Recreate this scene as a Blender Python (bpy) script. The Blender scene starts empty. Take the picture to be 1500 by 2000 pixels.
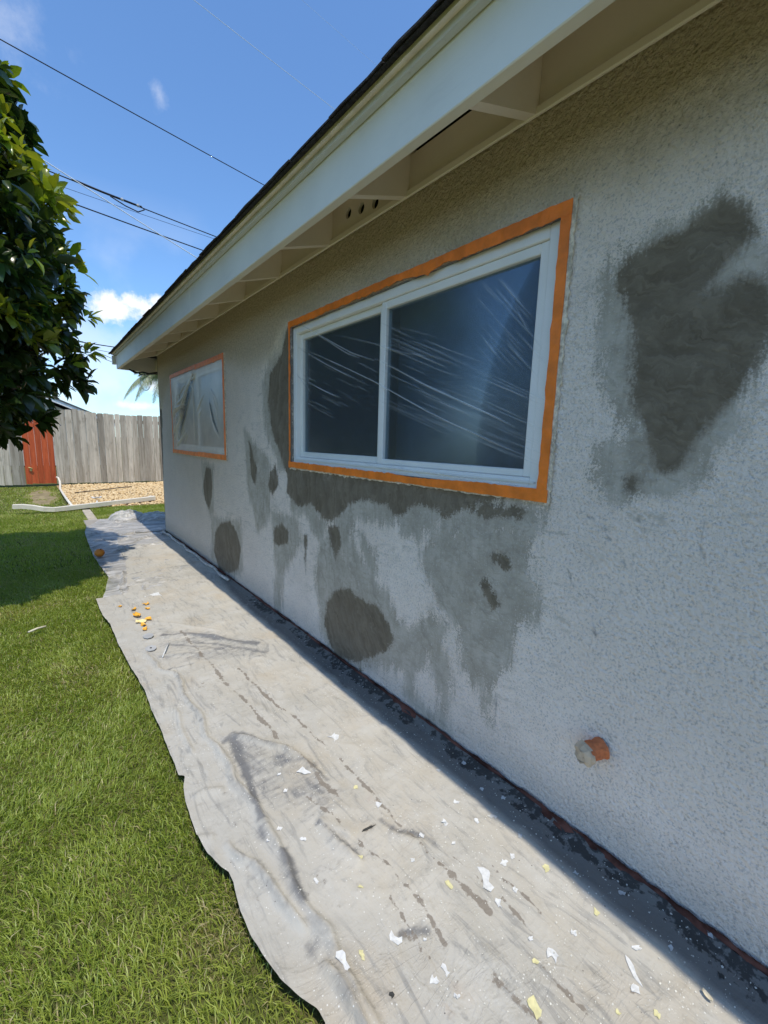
import bpy, bmesh, math, random
import numpy as np
from mathutils import Vector, Matrix

random.seed(7)
RNG = np.random.default_rng(11)
S = bpy.context.scene
C = S.collection

# ------------------------------------------------------------------ camera
FPX, YAW, PITCH, ROLL = 826.965, 0.68822, -0.15919, 0.030362
CAM = np.array([-1.3324, 0.0, 1.30])
_cy, _sy, _cp, _sp = math.cos(YAW), math.sin(YAW), math.cos(PITCH), math.sin(PITCH)
FW = np.array([_sy * _cp, _cy * _cp, _sp])
_r = np.array([_cy, -_sy, 0.0]); _u = np.cross(_r, FW)
RT = math.cos(ROLL) * _r + math.sin(ROLL) * _u
UP = -math.sin(ROLL) * _r + math.cos(ROLL) * _u
cam_d = bpy.data.cameras.new('camera'); cam = bpy.data.objects.new('camera', cam_d); C.objects.link(cam)
cam_d.sensor_fit = 'HORIZONTAL'; cam_d.sensor_width = 36.0; cam_d.lens = FPX / 1500 * 36.0
cam_d.clip_start = 0.02; cam_d.clip_end = 3000
cam.matrix_world = Matrix(((RT[0], UP[0], -FW[0], CAM[0]), (RT[1], UP[1], -FW[1], CAM[1]), (RT[2], UP[2], -FW[2], CAM[2]), (0, 0, 0, 1)))
S.camera = cam

# ------------------------------------------------------------------ world, sun, exposure
SUN_TRAVEL = Vector((0.265, 0.82, -2.46)).normalized()
sun_el = math.asin(-SUN_TRAVEL.z)
sun_az = math.atan2(-SUN_TRAVEL.x, -SUN_TRAVEL.y)          # clockwise from +Y
W = bpy.data.worlds.new('World'); S.world = W; W.use_nodes = True
wn, wl = W.node_tree.nodes, W.node_tree.links
for n in list(wn): wn.remove(n)
def wnode(t, **k):
    n = wn.new(t)
    for a, b in k.items(): setattr(n, a, b)
    return n
def wmath(op, a, b=None, c=None, clamp=False):
    n = wn.new('ShaderNodeMath'); n.operation = op; n.use_clamp = clamp
    for i, v in enumerate((a, b, c)):
        if v is None: continue
        if isinstance(v, (int, float)): n.inputs[i].default_value = v
        else: wl.new(v, n.inputs[i])
    return n.outputs[0]
sky = wnode('ShaderNodeTexSky', sky_type='NISHITA', sun_disc=False, sun_elevation=sun_el, sun_rotation=sun_az,
            altitude=50.0, air_density=1.0, dust_density=0.4, ozone_density=3.6)
tc = wnode('ShaderNodeTexCoord'); sep = wnode('ShaderNodeSeparateXYZ'); wl.new(tc.outputs['Generated'], sep.inputs[0])
yy = wmath('MAXIMUM', sep.outputs[1], 0.02)
px_ = wmath('DIVIDE', sep.outputs[0], yy); pz_ = wmath('DIVIDE', sep.outputs[2], yy)
front = wmath('GREATER_THAN', sep.outputs[1], 0.05)
nz = wnode('ShaderNodeTexNoise'); nz.inputs['Scale'].default_value = 22; nz.inputs['Detail'].default_value = 8; nz.inputs['Roughness'].default_value = 0.62
wl.new(tc.outputs['Generated'], nz.inputs['Vector'])
nzc = wmath('SUBTRACT', nz.outputs['Fac'], 0.5)
def cloud(cx, cz, rx, rz, amp, soft, dens):
    dx = wmath('DIVIDE', wmath('SUBTRACT', px_, cx), rx); dz = wmath('DIVIDE', wmath('SUBTRACT', pz_, cz), rz)
    d = wmath('SQRT', wmath('ADD', wmath('MULTIPLY', dx, dx), wmath('MULTIPLY', dz, dz)))
    v = wmath('ADD', wmath('SUBTRACT', 1.0, d), wmath('MULTIPLY', nzc, amp))
    m = wnode('ShaderNodeMapRange', interpolation_type='SMOOTHSTEP'); wl.new(v, m.inputs[0])
    m.inputs[1].default_value = 0.0; m.inputs[2].default_value = soft; m.inputs[3].default_value = 0; m.inputs[4].default_value = dens
    return m.outputs[0]
cl = [cloud(.148, .238, .088, .034, 3.0, .8, .95), cloud(.172, .255, .035, .022, 3.4, .8, .9), cloud(.222, .268, .022, .018, 3, .8, .8),
      cloud(.005, .64, .10, .09, 3.0, 1.9, .30), cloud(.236, .645, .022, .03, 2.4, 1.5, .42),
      cloud(.20, .105, .06, .022, 2.8, 1.0, .75), cloud(.165, .062, .06, .012, 2.8, 1.0, .7), cloud(.10, .13, .05, .012, 2.6, 1.2, .35), cloud(.30, .10, .05, .02, 2.8, 1.0, .7)]
tot = cl[0]
for c_ in cl[1:]: tot = wmath('MAXIMUM', tot, c_)
tot = wmath('MULTIPLY', tot, front)
# scattered cloud everywhere else, low over the horizon, thickened to whiten the skylight
nz2 = wnode('ShaderNodeTexNoise'); nz2.inputs['Scale'].default_value = 5; nz2.inputs['Detail'].default_value = 7; wl.new(tc.outputs['Generated'], nz2.inputs['Vector'])
gen = wnode('ShaderNodeMapRange', interpolation_type='SMOOTHSTEP'); wl.new(nz2.outputs['Fac'], gen.inputs[0])
gen.inputs[1].default_value = .47; gen.inputs[2].default_value = .64; gen.inputs[4].default_value = .6
low = wnode('ShaderNodeMapRange'); wl.new(sep.outputs[2], low.inputs[0]); low.inputs[1].default_value = .0; low.inputs[2].default_value = .42; low.inputs[3].default_value = 1; low.inputs[4].default_value = 0
tot = wmath('MAXIMUM', tot, wmath('MULTIPLY', gen.outputs[0], low.outputs[0]))
tint = wnode('ShaderNodeMix', data_type='RGBA', blend_type='MULTIPLY'); tint.inputs[0].default_value = 1.0
wl.new(sky.outputs[0], tint.inputs[6]); tint.inputs[7].default_value = (.74, .93, 1.07, 1)
cm = wnode('ShaderNodeMix', data_type='RGBA'); wl.new(tot, cm.inputs[0]); wl.new(tint.outputs[2], cm.inputs[6]); cm.inputs[7].default_value = (5.4, 5.45, 5.6, 1)
bg = wnode('ShaderNodeBackground'); bg.inputs[1].default_value = 0.145; wl.new(cm.outputs[2], bg.inputs[0])
wo = wnode('ShaderNodeOutputWorld'); wl.new(bg.outputs[0], wo.inputs[0])
sd = bpy.data.lights.new('sun', 'SUN'); sd.energy = 2.5; sd.angle = math.radians(0.53); sd.color = (1.0, 0.925, 0.80)
so = bpy.data.objects.new('sun', sd); C.objects.link(so); so.location = (-6, -10, 30); so.rotation_euler = SUN_TRAVEL.to_track_quat('-Z', 'Y').to_euler()
vs = S.view_settings; S.display_settings.display_device = 'sRGB'
vs.view_transform = 'Standard'; vs.look = 'None'; vs.gamma = 1.0; vs.use_curve_mapping = False; vs.exposure = 0.57
S.cycles.max_bounces = 8; S.cycles.diffuse_bounces = 5; S.cycles.glossy_bounces = 4; S.cycles.transparent_max_bounces = 16; S.cycles.transmission_bounces = 6
S.cycles.use_denoising = True; S.cycles.sample_clamp_indirect = 6

# ------------------------------------------------------------------ measuring: where a sight line meets the wall plane or the ground
def sight(u, v): return (u - 750) / FPX * RT - (v - 1000) / FPX * UP + FW
def on_wall(u, v):
    d = sight(u, v); t = -CAM[0] / d[0]; q = CAM + d * t; return (q[1], q[2])
def on_ground(u, v, z=0.0):
    d = sight(u, v); t = (z - CAM[2]) / d[2]; q = CAM + d * t; return (q[0], q[1])
def at_depth(u, v, y):
    d = sight(u, v); return CAM + d * (y / d[1])

# ------------------------------------------------------------------ helpers
def tag(o, label=None, cat=None, group=None, kind=None):
    if label: o['label'] = label
    if cat: o['category'] = cat
    if group: o['group'] = group
    if kind: o['kind'] = kind
    return o
def empty(name, loc=(0, 0, 0), label=None, cat=None, group=None, kind=None):
    o = bpy.data.objects.new(name, None); C.objects.link(o); o.location = loc; o.empty_display_size = .1
    return tag(o, label, cat, group, kind)
def wloc(o):
    v = Vector((0, 0, 0))
    while o is not None: v += o.location; o = o.parent
    return v
def mesh_from(verts, faces, smooth=False):
    me = bpy.data.meshes.new('m'); me.from_pydata([tuple(map(float, v)) for v in verts], [], faces); me.update()
    if smooth: me.polygons.foreach_set('use_smooth', [True] * len(me.polygons))
    return me
def np_mesh(V, F, smooth=False):
    """V (n,3) array, F (m,k) array with a constant face size"""
    me = bpy.data.meshes.new('m'); n, m, k = len(V), len(F), F.shape[1]
    me.vertices.add(n); me.vertices.foreach_set('co', np.ascontiguousarray(V, np.float32).ravel())
    me.loops.add(m * k); me.loops.foreach_set('vertex_index', np.ascontiguousarray(F, np.int32).ravel())
    me.polygons.add(m); me.polygons.foreach_set('loop_start', np.arange(0, m * k, k, dtype=np.int32))
    if smooth: me.polygons.foreach_set('use_smooth', np.ones(m, bool))
    me.update(calc_edges=True); me.validate()
    return me
def link(name, me, mat=None, parent=None, world=True):
    me.name = name
    o = bpy.data.objects.new(name, me); C.objects.link(o)
    if mat: me.materials.append(mat)
    if parent is not None:
        o.parent = parent
        if world:
            w = wloc(parent)
            if w.length > 0: me.transform(Matrix.Translation(-w))
    return o
def attr(me, name, arr):
    a = me.attributes.new(name, 'FLOAT', 'POINT'); a.data.foreach_set('value', np.ascontiguousarray(arr, np.float32))
def attr_col(me, name, arr):
    a = me.attributes.new(name, 'FLOAT_COLOR', 'POINT'); arr = np.concatenate([arr, np.ones((len(arr), 1))], 1)
    a.data.foreach_set('color', np.ascontiguousarray(arr, np.float32).ravel())
def box_me(x0, x1, y0, y1, z0, z1, bevel=0.0, jit=0.0):
    bm = bmesh.new(); bmesh.ops.create_cube(bm, size=1.0)
    for v in bm.verts:
        v.co = Vector((x0 + (v.co.x + .5) * (x1 - x0), y0 + (v.co.y + .5) * (y1 - y0), z0 + (v.co.z + .5) * (z1 - z0)))
        if jit: v.co += Vector((random.uniform(-jit, jit), random.uniform(-jit, jit), random.uniform(-jit, jit)))
    if bevel: bmesh.ops.bevel(bm, geom=bm.edges[:], offset=bevel, segments=1, affect='EDGES')
    me = bpy.data.meshes.new('b'); bm.to_mesh(me); bm.free(); return me
def box(name, x0, x1, y0, y1, z0, z1, mat, parent=None, bevel=0.0, jit=0.0): return link(name, box_me(x0, x1, y0, y1, z0, z1, bevel, jit), mat, parent)
def join_me(meshes):
    bm = bmesh.new()
    for m in meshes: bm.from_mesh(m); bpy.data.meshes.remove(m)
    me = bpy.data.meshes.new('j'); bm.to_mesh(me); bm.free(); return me
def prism_me(poly, axis, a, b):
    """polygon in the two other axes, extruded from a to b along axis (0,1,2)"""
    n = len(poly); idx = [i for i in range(3) if i != axis]; V = []
    for t in (a, b):
        for p in poly:
            q = [0, 0, 0]; q[axis] = t; q[idx[0]] = p[0]; q[idx[1]] = p[1]; V.append(q)
    F = [list(range(n))[::-1], list(range(n, 2 * n))] + [[i, (i + 1) % n, n + (i + 1) % n, n + i] for i in range(n)]
    me = mesh_from(V, F); bm = bmesh.new(); bm.from_mesh(me); bmesh.ops.recalc_face_normals(bm, faces=bm.faces[:]); bm.to_mesh(me); bm.free(); return me
def tube_me(pts, r, seg=8, rs=None):
    pts = [Vector(p) for p in pts]; V, F = [], []; n = len(pts); up = None
    for i, p in enumerate(pts):
        t = (pts[min(i + 1, n - 1)] - pts[max(i - 1, 0)]).normalized()
        if up is None: up = t.orthogonal().normalized()
        up = (up - t * up.dot(t)).normalized(); s = t.cross(up); rr = rs[i] if rs else r
        for k in range(seg):
            a = 2 * math.pi * k / seg; V.append(p + (up * math.cos(a) + s * math.sin(a)) * rr)
    for i in range(n - 1):
        for k in range(seg): F.append([i * seg + k, i * seg + (k + 1) % seg, (i + 1) * seg + (k + 1) % seg, (i + 1) * seg + k])
    F.append(list(range(seg))[::-1]); F.append(list(range((n - 1) * seg, n * seg)))
    return mesh_from(V, F, True)
def sd_poly(P, poly):
    """signed distance of points P (n,2) to polygon, positive inside"""
    poly = np.asarray(poly, float); d = np.full(len(P), 1e9); inside = np.zeros(len(P), bool)
    for i in range(len(poly)):
        a, b = poly[i], poly[(i + 1) % len(poly)]; ab = b - a; t = np.clip(((P - a) @ ab) / (ab @ ab + 1e-12), 0, 1)
        d = np.minimum(d, np.hypot(*(P - a - t[:, None] * ab).T))
        c = (a[1] > P[:, 1]) != (b[1] > P[:, 1])
        with np.errstate(divide='ignore', invalid='ignore'): xi = (b[0] - a[0]) * (P[:, 1] - a[1]) / (b[1] - a[1]) + a[0]
        inside ^= c & (P[:, 0] < xi)
    return np.where(inside, d, -d)
def d_line(P, line):
    line = np.asarray(line, float); d = np.full(len(P), 1e9); tt = np.zeros(len(P)); n = len(line) - 1; side = np.zeros(len(P))
    for i in range(n):
        a, b = line[i], line[i + 1]; ab = b - a; t = np.clip(((P - a) @ ab) / (ab @ ab + 1e-12), 0, 1); q = P - a - t[:, None] * ab
        e = np.hypot(*q.T); m = e < d; d = np.where(m, e, d); tt = np.where(m, (i + t) / n, tt); side = np.where(m, np.sign(ab[0] * q[:, 1] - ab[1] * q[:, 0]), side)
    return d, tt, side
def vnoise(x, y, seed=0, octv=4, rough=.5):
    """cheap value noise 0..1"""
    out = np.zeros_like(x, float); amp, tot = 1.0, 0.0
    for o in range(octv):
        f = 2 ** o; X, Y = x * f + 17.3 * o + seed * 3.1, y * f - 9.7 * o + seed * 7.7
        xi, yi = np.floor(X).astype(np.int64), np.floor(Y).astype(np.int64); fx, fy = X - xi, Y - yi; fx = fx * fx * (3 - 2 * fx); fy = fy * fy * (3 - 2 * fy)
        def h(a, b):
            n = (a * 374761393 + b * 668265263 + (seed + o) * 1442695041) & 0x7fffffff; n = ((n ^ (n >> 13)) * 1274126177) & 0x7fffffff; return ((n ^ (n >> 16)) & 0xffff) / 65535.0
        v = (h(xi, yi) * (1 - fx) + h(xi + 1, yi) * fx) * (1 - fy) + (h(xi, yi + 1) * (1 - fx) + h(xi + 1, yi + 1) * fx) * fy
        out += amp * v; tot += amp; amp *= rough
    return out / tot

# ------------------------------------------------------------------ material helper
class M:
    def __init__(s, name, base=(.5, .5, .5), rough=.8, spec=.3, **kw):
        s.m = bpy.data.materials.new(name); s.m.use_nodes = True; s.t = s.m.node_tree; s.n, s.l = s.t.nodes, s.t.links
        s.b = s.n['Principled BSDF']; s.set('Base Color', base); s.set('Roughness', rough); s.set('Specular IOR Level', spec)
        s.out = s.n['Material Output']; s.bump_in = None
        for k, v in kw.items(): s.set(k.replace('_', ' '), v)
    def set(s, k, v):
        i = s.b.inputs[k]
        if hasattr(v, 'is_linked') or isinstance(v, bpy.types.NodeSocket): s.l.new(v, i)
        elif isinstance(v, (tuple, list)) and len(v) == 3 and i.type == 'RGBA': i.default_value = (*v, 1)
        else: i.default_value = v
    def node(s, t, **k):
        n = s.n.new(t)
        for a, b in k.items(): setattr(n, a, b)
        return n
    def inp(s, i, v):
        if isinstance(v, bpy.types.NodeSocket): s.l.new(v, i)
        elif isinstance(v, (tuple, list)) and i.type == 'RGBA' and len(v) == 3: i.default_value = (*v, 1)
        else: i.default_value = v
    def math(s, op, a, b=0.0, c=None, clamp=False):
        n = s.node('ShaderNodeMath', operation=op, use_clamp=clamp); s.inp(n.inputs[0], a); s.inp(n.inputs[1], b)
        if c is not None: s.inp(n.inputs[2], c)
        return n.outputs[0]
    def pos(s, scale=(1, 1, 1), obj=False):
        if obj: v = s.node('ShaderNodeTexCoord').outputs['Object']
        else: v = s.node('ShaderNodeNewGeometry').outputs['Position']
        if tuple(scale) == (1, 1, 1): return v
        n = s.node('ShaderNodeVectorMath', operation='MULTIPLY'); s.l.new(v, n.inputs[0]); n.inputs[1].default_value = scale; return n.outputs[0]
    def noise(s, scale, detail=3, rough=.5, vec=None, dist=0.0):
        n = s.node('ShaderNodeTexNoise'); n.inputs['Scale'].default_value = scale; n.inputs['Detail'].default_value = detail; n.inputs['Roughness'].default_value = rough; n.inputs['Distortion'].default_value = dist
        s.l.new(vec if vec is not None else s.pos(), n.inputs['Vector']); return n.outputs['Fac']
    def voro(s, scale, feature='F1', vec=None, out='Distance', rnd=1.0):
        n = s.node('ShaderNodeTexVoronoi', feature=feature); n.inputs['Scale'].default_value = scale; n.inputs['Randomness'].default_value = rnd
        s.l.new(vec if vec is not None else s.pos(), n.inputs['Vector']); return n.outputs[out]
    def ramp(s, v, a, b, lo=0.0, hi=1.0, smooth=True):
        n = s.node('ShaderNodeMapRange', interpolation_type='SMOOTHSTEP' if smooth else 'LINEAR'); s.inp(n.inputs[0], v)
        for i, q in enumerate((a, b, lo, hi)): s.inp(n.inputs[i + 1], q)
        return n.outputs[0]
    def mix(s, f, a, b, mode='MIX'):
        n = s.node('ShaderNodeMix', data_type='RGBA', blend_type=mode); s.inp(n.inputs[0], f); s.inp(n.inputs[6], a); s.inp(n.inputs[7], b); return n.outputs[2]
    def attr(s, name, col=False): 
        n = s.node('ShaderNodeAttribute', attribute_name=name); return n.outputs['Color' if col else 'Fac']
    def rnd(s): return s.node('ShaderNodeObjectInfo').outputs['Random']
    def bump(s, h, dist, strength=1.0):
        n = s.node('ShaderNodeBump'); n.inputs['Distance'].default_value = dist; s.inp(n.inputs['Strength'], strength); s.inp(n.inputs['Height'], h)
        if s.bump_in: s.l.new(s.bump_in, n.inputs['Normal'])
        s.bump_in = n.outputs[0]; s.l.new(n.outputs[0], s.b.inputs['Normal'])

def simple(name, col, rough=.7, spec=.3, var=.12, scale=12, bump=0.0, bscale=80):
    m = M(name, col, rough, spec); n = m.noise(scale, 4, .6)
    m.set('Base Color', m.mix(m.ramp(n, .3, .7), tuple(c * (1 - var) for c in col), tuple(min(1, c * (1 + var)) for c in col)))
    if bump: m.bump(m.noise(bscale, 4, .6), bump)
    return m.m

# ---- stucco wall
def mat_stucco():
    m = M('painted_patched_stucco', rough=.92, spec=.15)
    P = m.pos()
    f1 = m.noise(125, 3, .7); f2 = m.noise(46, 4, .6); f3 = m.noise(9, 4, .6); f4 = m.noise(2.2, 3, .55)
    st = m.noise(1.0, 4, .6, m.pos((30, 26, 60)), .6)     # brush strokes, longer along the wall
    br = m.noise(1.0, 5, .65, m.pos((9, 6, 20)), 1.2); vf = m.noise(1.0, 5, .7, m.pos((26, 26, 4.5)), .5); lump = m.voro(95, 'SMOOTH_F1')
    dn = m.math('SUBTRACT', f3, .5); fn = m.math('SUBTRACT', f2, .5); bn = m.math('SUBTRACT', f1, .5); sn = m.math('SUBTRACT', st, .5); vn = m.math('SUBTRACT', vf, .5)
    soft = m.attr('soft'); nk = m.math('MULTIPLY_ADD', soft, -.35, 1.0)
    def sd(name, a3, a2, a1, a0=0.0):
        v = m.math('MULTIPLY', dn, a3); v = m.math('MULTIPLY_ADD', fn, a2, v); v = m.math('MULTIPLY_ADD', vn, a0, v); v = m.math('MULTIPLY_ADD', bn, a1, v)
        return m.math('MULTIPLY_ADD', v, nk, m.attr(name))
    dark = m.ramp(sd('dark', .04, .04, .06, .07), m.math('MULTIPLY_ADD', soft, -.008, -.016), m.math('MULTIPLY_ADD', soft, .008, .006))
    dark = m.math('MULTIPLY', dark, m.ramp(f3, .25, .62, .82, 1.0))
    mid = m.ramp(sd('mid', .07, .07, .24, .17), -.026, .008)
    wisp = m.math('MULTIPLY', m.ramp(m.math('MULTIPLY_ADD', fn, .5, m.math('MULTIPLY_ADD', bn, .55, br)), .55, .70), m.ramp(m.attr('mid'), -.30, -.02, 0, .75))
    mid = m.math('MAXIMUM', mid, wisp)
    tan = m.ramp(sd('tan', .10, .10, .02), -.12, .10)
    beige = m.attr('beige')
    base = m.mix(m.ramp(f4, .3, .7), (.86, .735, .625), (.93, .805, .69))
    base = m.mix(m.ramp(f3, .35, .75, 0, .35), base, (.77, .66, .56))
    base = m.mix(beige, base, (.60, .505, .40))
    pit = m.math('MULTIPLY', m.ramp(m.math('MULTIPLY_ADD', f2, .22, m.math('MULTIPLY', f1, .78)), .38, .50, 1, 0), m.ramp(f3, .3, .6, .6, 1.0))     # little holes of the dash coat
    base = m.mix(m.math('MULTIPLY', pit, .46), base, (.20, .20, .21))
    yz = m.node('ShaderNodeSeparateXYZ'); m.l.new(m.pos(), yz.inputs[0]); dy = m.math('SUBTRACT', yz.outputs[1], .62); dz = m.math('SUBTRACT', yz.outputs[2], 1.05)
    rr = m.math('SQRT', m.math('ADD', m.math('MULTIPLY', dy, dy), m.math('MULTIPLY', dz, dz))); an = m.math('ARCTAN2', dz, dy)
    cb = m.node('ShaderNodeCombineXYZ'); m.l.new(m.math('MULTIPLY_ADD', dn, 7.0, m.math('MULTIPLY', rr, 40.0)), cb.inputs[0]); m.l.new(m.math('MULTIPLY', an, 5.0), cb.inputs[1])
    sw = m.noise(1.0, 4, .65, cb.outputs[0], .9)                      # trowel sweeps in arcs
    midc = m.mix(m.ramp(f3, .3, .7), (.38, .33, .26), (.52, .46, .38))
    midc = m.mix(m.ramp(vf, .5, .7, 0, .45), midc, (.34, .295, .235)); midc = m.mix(m.ramp(f1, .56, .68, 0, .5), midc, (.68, .61, .53)); midc = m.mix(m.ramp(st, .45, .75, 0, .55), midc, (.32, .275, .215))
    midc = m.mix(m.ramp(sw, .52, .68, 0, .45), midc, (.27, .235, .185))
    darkc = m.mix(m.ramp(sw, .34, .72), (.135, .106, .072), (.23, .185, .13)); darkc = m.mix(m.ramp(st, .35, .7, 0, .5), darkc, (.17, .135, .092))
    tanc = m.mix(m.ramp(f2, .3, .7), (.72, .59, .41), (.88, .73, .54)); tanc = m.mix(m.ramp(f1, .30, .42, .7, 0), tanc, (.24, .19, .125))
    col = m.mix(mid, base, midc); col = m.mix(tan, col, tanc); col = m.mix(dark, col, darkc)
    crack = m.attr('crack'); cv = m.math('MULTIPLY_ADD', dn, .02, m.math('MULTIPLY_ADD', fn, .02, crack))
    col = m.mix(m.ramp(cv, -.006, .003, 0, .7), col, (.24, .22, .20))
    m.set('Base Color', col)
    m.set('Roughness', m.math('SUBTRACT', .95, m.math('MULTIPLY', dark, .12)))
    sm = m.math('MULTIPLY', m.math('SUBTRACT', 1.0, m.math('MULTIPLY', mid, .55)), m.math('SUBTRACT', 1.0, m.math('MULTIPLY', dark, .45)))
    grain = m.math('ADD', m.math('MULTIPLY', m.ramp(lump, .05, .75), -.55), m.math('ADD', m.math('MULTIPLY', m.ramp(f1, .25, .75), .6), m.math('MULTIPLY', m.ramp(m.noise(60, 3, .6), .3, .7), .8)))
    m.bump(grain, .017, m.math('MULTIPLY_ADD', tan, .35, m.math('MULTIPLY', sm, .55)))
    m.bump(m.noise(5, 3), .006, .35); m.bump(st, .002, m.math('MAXIMUM', mid, dark)); m.bump(sw, .004, m.math('MAXIMUM', mid, dark))
    return m.m
def mat_paint(name, col, dirt=.3, rough=.55, streak=(2, 2, 10)):
    m = M(name, col, rough, .35); a = m.noise(1.0, 5, .65, m.pos(streak)); b = m.noise(3, 4)
    c = m.mix(m.ramp(b, .3, .7), tuple(x * .93 for x in col), col)
    c = m.mix(m.ramp(a, .55, .85, 0, dirt), c, tuple(x * .55 for x in col)); m.set('Base Color', c)
    m.bump(m.noise(1.0, 4, .6, m.pos((160, 14, 160))), .0008, .6); return m.m
def mat_trim():
    m = M('weathered_white_trim', rough=.6); a = m.noise(1.0, 6, .7, m.pos((20, 5, 40))); b = m.noise(1.0, 5, .7, m.pos((50, 45, 12)))
    z = m.node('ShaderNodeSeparateXYZ'); m.l.new(m.pos(), z.inputs[0])
    top = m.ramp(z.outputs[2], 2.415, 2.458)
    f = m.math('MULTIPLY', m.ramp(a, .34, .54), m.math('ADD', m.math('MULTIPLY', top, .8), m.ramp(b, .6, .75, 0, .5)), clamp=True)
    m.set('Base Color', m.mix(f, (.60, .61, .60), (.11, .105, .095))); m.bump(b, .001); return m.m
def mat_wood(name, c0, c1, knots=.5, rnd=.35, rough=.85):
    m = M(name, c0, rough, .2); off = m.node('ShaderNodeVectorMath', operation='MULTIPLY_ADD')
    ri = m.rnd(); cb = m.node('ShaderNodeCombineXYZ'); m.l.new(m.math('MULTIPLY', ri, 37.0), cb.inputs[0]); m.l.new(m.math('MULTIPLY', ri, 91.0), cb.inputs[2])
    m.l.new(m.pos(), off.inputs[0]); off.inputs[1].default_value = (14, 14, 1.1); m.l.new(cb.outputs[0], off.inputs[2])
    g = m.noise(1.0, 6, .65, off.outputs[0], .8); g2 = m.noise(4.0, 3, .6, off.outputs[0], .3); k = m.noise(3.2, 3, .6, m.pos((1.6, 1, .8)))
    c = m.mix(m.ramp(g, .32, .68), c0, c1); c = m.mix(m.ramp(g2, .55, .75, 0, .5), c, tuple(x * .45 for x in c0)); c = m.mix(m.ramp(k, .62, .78, 0, knots), c, tuple(x * .4 for x in c0))
    v = m.math('MULTIPLY_ADD', ri, rnd * 2, 1 - rnd); cc = m.node('ShaderNodeCombineXYZ')
    for i in range(3): m.l.new(v, cc.inputs[i])
    m.set('Base Color', m.mix(1.0, c, cc.outputs[0], 'MULTIPLY')); m.bump(g, .004, .8); m.bump(g2, .002, .6); return m.m
def mat_canvas():
    m = M('stained_canvas', rough=.9, spec=.1)
    n1 = m.noise(1.6, 4, .6); n2 = m.noise(7, 5, .6); n3 = m.noise(38, 4, .6); n4 = m.noise(240, 2, .5)
    sl = m.noise(1.0, 4, .6, m.pos((50, 16, 1))); sl2 = m.noise(1.0, 5, .65, m.pos((6, 34, 1)), 1.0)
    col = m.mix(m.ramp(n1, .3, .7), (.50, .46, .385), (.40, .38, .33)); col = m.mix(m.ramp(n2, .35, .75, 0, .8), col, (.51, .49, .44))
    edge = m.attr('edge'); col = m.mix(m.ramp(m.math('MULTIPLY_ADD', m.math('SUBTRACT', n2, .5), .25, edge), .12, .34), (.445, .425, .375), col)
    buff = m.ramp(m.noise(2.7, 4, .6), .50, .72, 0, .5); col = m.mix(buff, col, (.44, .37, .27))
    rust = m.ramp(m.noise(3.4, 3, .6, m.pos((1, 1, 1))), .66, .78, 0, .55); col = m.mix(m.math('MULTIPLY', rust, m.ramp(n3, .35, .65)), col, (.43, .27, .18))
    s3 = m.noise(1.0, 6, .7, m.pos((17, 3.0, 1)), 2.2); s4 = m.noise(1.0, 6, .7, m.pos((5, 15, 1)), 2.0)
    col = m.mix(m.math('MULTIPLY', m.ramp(s3, .50, .66, 0, .62), m.ramp(n1, .30, .55)), col, (.24, .235, .22)); col = m.mix(m.math('MULTIPLY', m.ramp(s4, .57, .70, 0, .5), m.ramp(n2, .4, .6)), col, (.27, .265, .25))
    col = m.mix(m.ramp(n3, .55, .75, 0, .35), col, (.28, .26, .225))
    smear = m.math('MULTIPLY_ADD', m.math('SUBTRACT', n3, .5), .55, m.math('MULTIPLY_ADD', m.math('SUBTRACT', n2, .5), .7, m.attr('smear')))
    col = m.mix(m.ramp(m.math('MULTIPLY_ADD', m.math('SUBTRACT', sl2, .5), .9, smear), .30, 1.0, 0, .85), col, (.125, .128, .135))
    drip = m.math('MULTIPLY_ADD', m.math('SUBTRACT', n3, .5), 1.7, m.math('MULTIPLY_ADD', m.math('SUBTRACT', n2, .5), 1.5, m.attr('drip')))
    col = m.mix(m.ramp(drip, .42, .62, 0, .85), col, (.215, .185, .15))
    grime = m.math('MULTIPLY_ADD', m.math('SUBTRACT', n2, .5), .8, m.attr('fold')); col = m.mix(m.math('MULTIPLY', m.ramp(grime, .35, 1.1, 0, .6), m.ramp(m.noise(16, 4, .65), .38, .62, .15, 1.0)), col, (.22, .215, .205))
    fleck = m.ramp(m.voro(70), .10, .16, 1, 0); fsel = m.ramp(m.noise(9, 3), .46, .58); col = m.mix(m.math('MULTIPLY', fleck, fsel), col, (.66, .65, .60))
    fl2 = m.ramp(m.voro(150), .10, .17, 1, 0); col = m.mix(m.math('MULTIPLY', fl2, m.ramp(m.noise(5, 3), .48, .62)), col, (.64, .62, .54))
    dk = m.ramp(m.voro(34), .045, .07, 1, 0); col = m.mix(m.math('MULTIPLY', dk, m.ramp(m.noise(6.3, 3), .52, .62)), col, (.10, .09, .085))
    shade_stain = m.attr('shade_stain'); w2 = m.math('MULTIPLY_ADD', m.math('SUBTRACT', n2, .5), .35, shade_stain)
    col = m.mix(m.ramp(w2, .25, .6, 0, .9), col, (.135, .13, .12))  # shade by the wall deepened in the cloth colour
    blk = m.ramp(m.math('MULTIPLY_ADD', m.math('SUBTRACT', n2, .5), .9, m.math('MULTIPLY_ADD', m.math('SUBTRACT', n3, .5), .9, m.math('SUBTRACT', shade_stain, .55))), .37, .47)
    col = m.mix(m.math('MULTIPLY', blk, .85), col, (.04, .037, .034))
    m.set('Base Color', col)
    rg = m.math('ABSOLUTE', m.math('SUBTRACT', m.noise(3.4, 4, .6, None, 1.4), .5)); rg2 = m.math('ABSOLUTE', m.math('SUBTRACT', m.noise(1.0, 4, .6, m.pos((4, 12, 1)), 1.6), .5))
    cz = m.ramp(m.noise(1.3, 3, .5), .42, .62, .12, .62)
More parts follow.
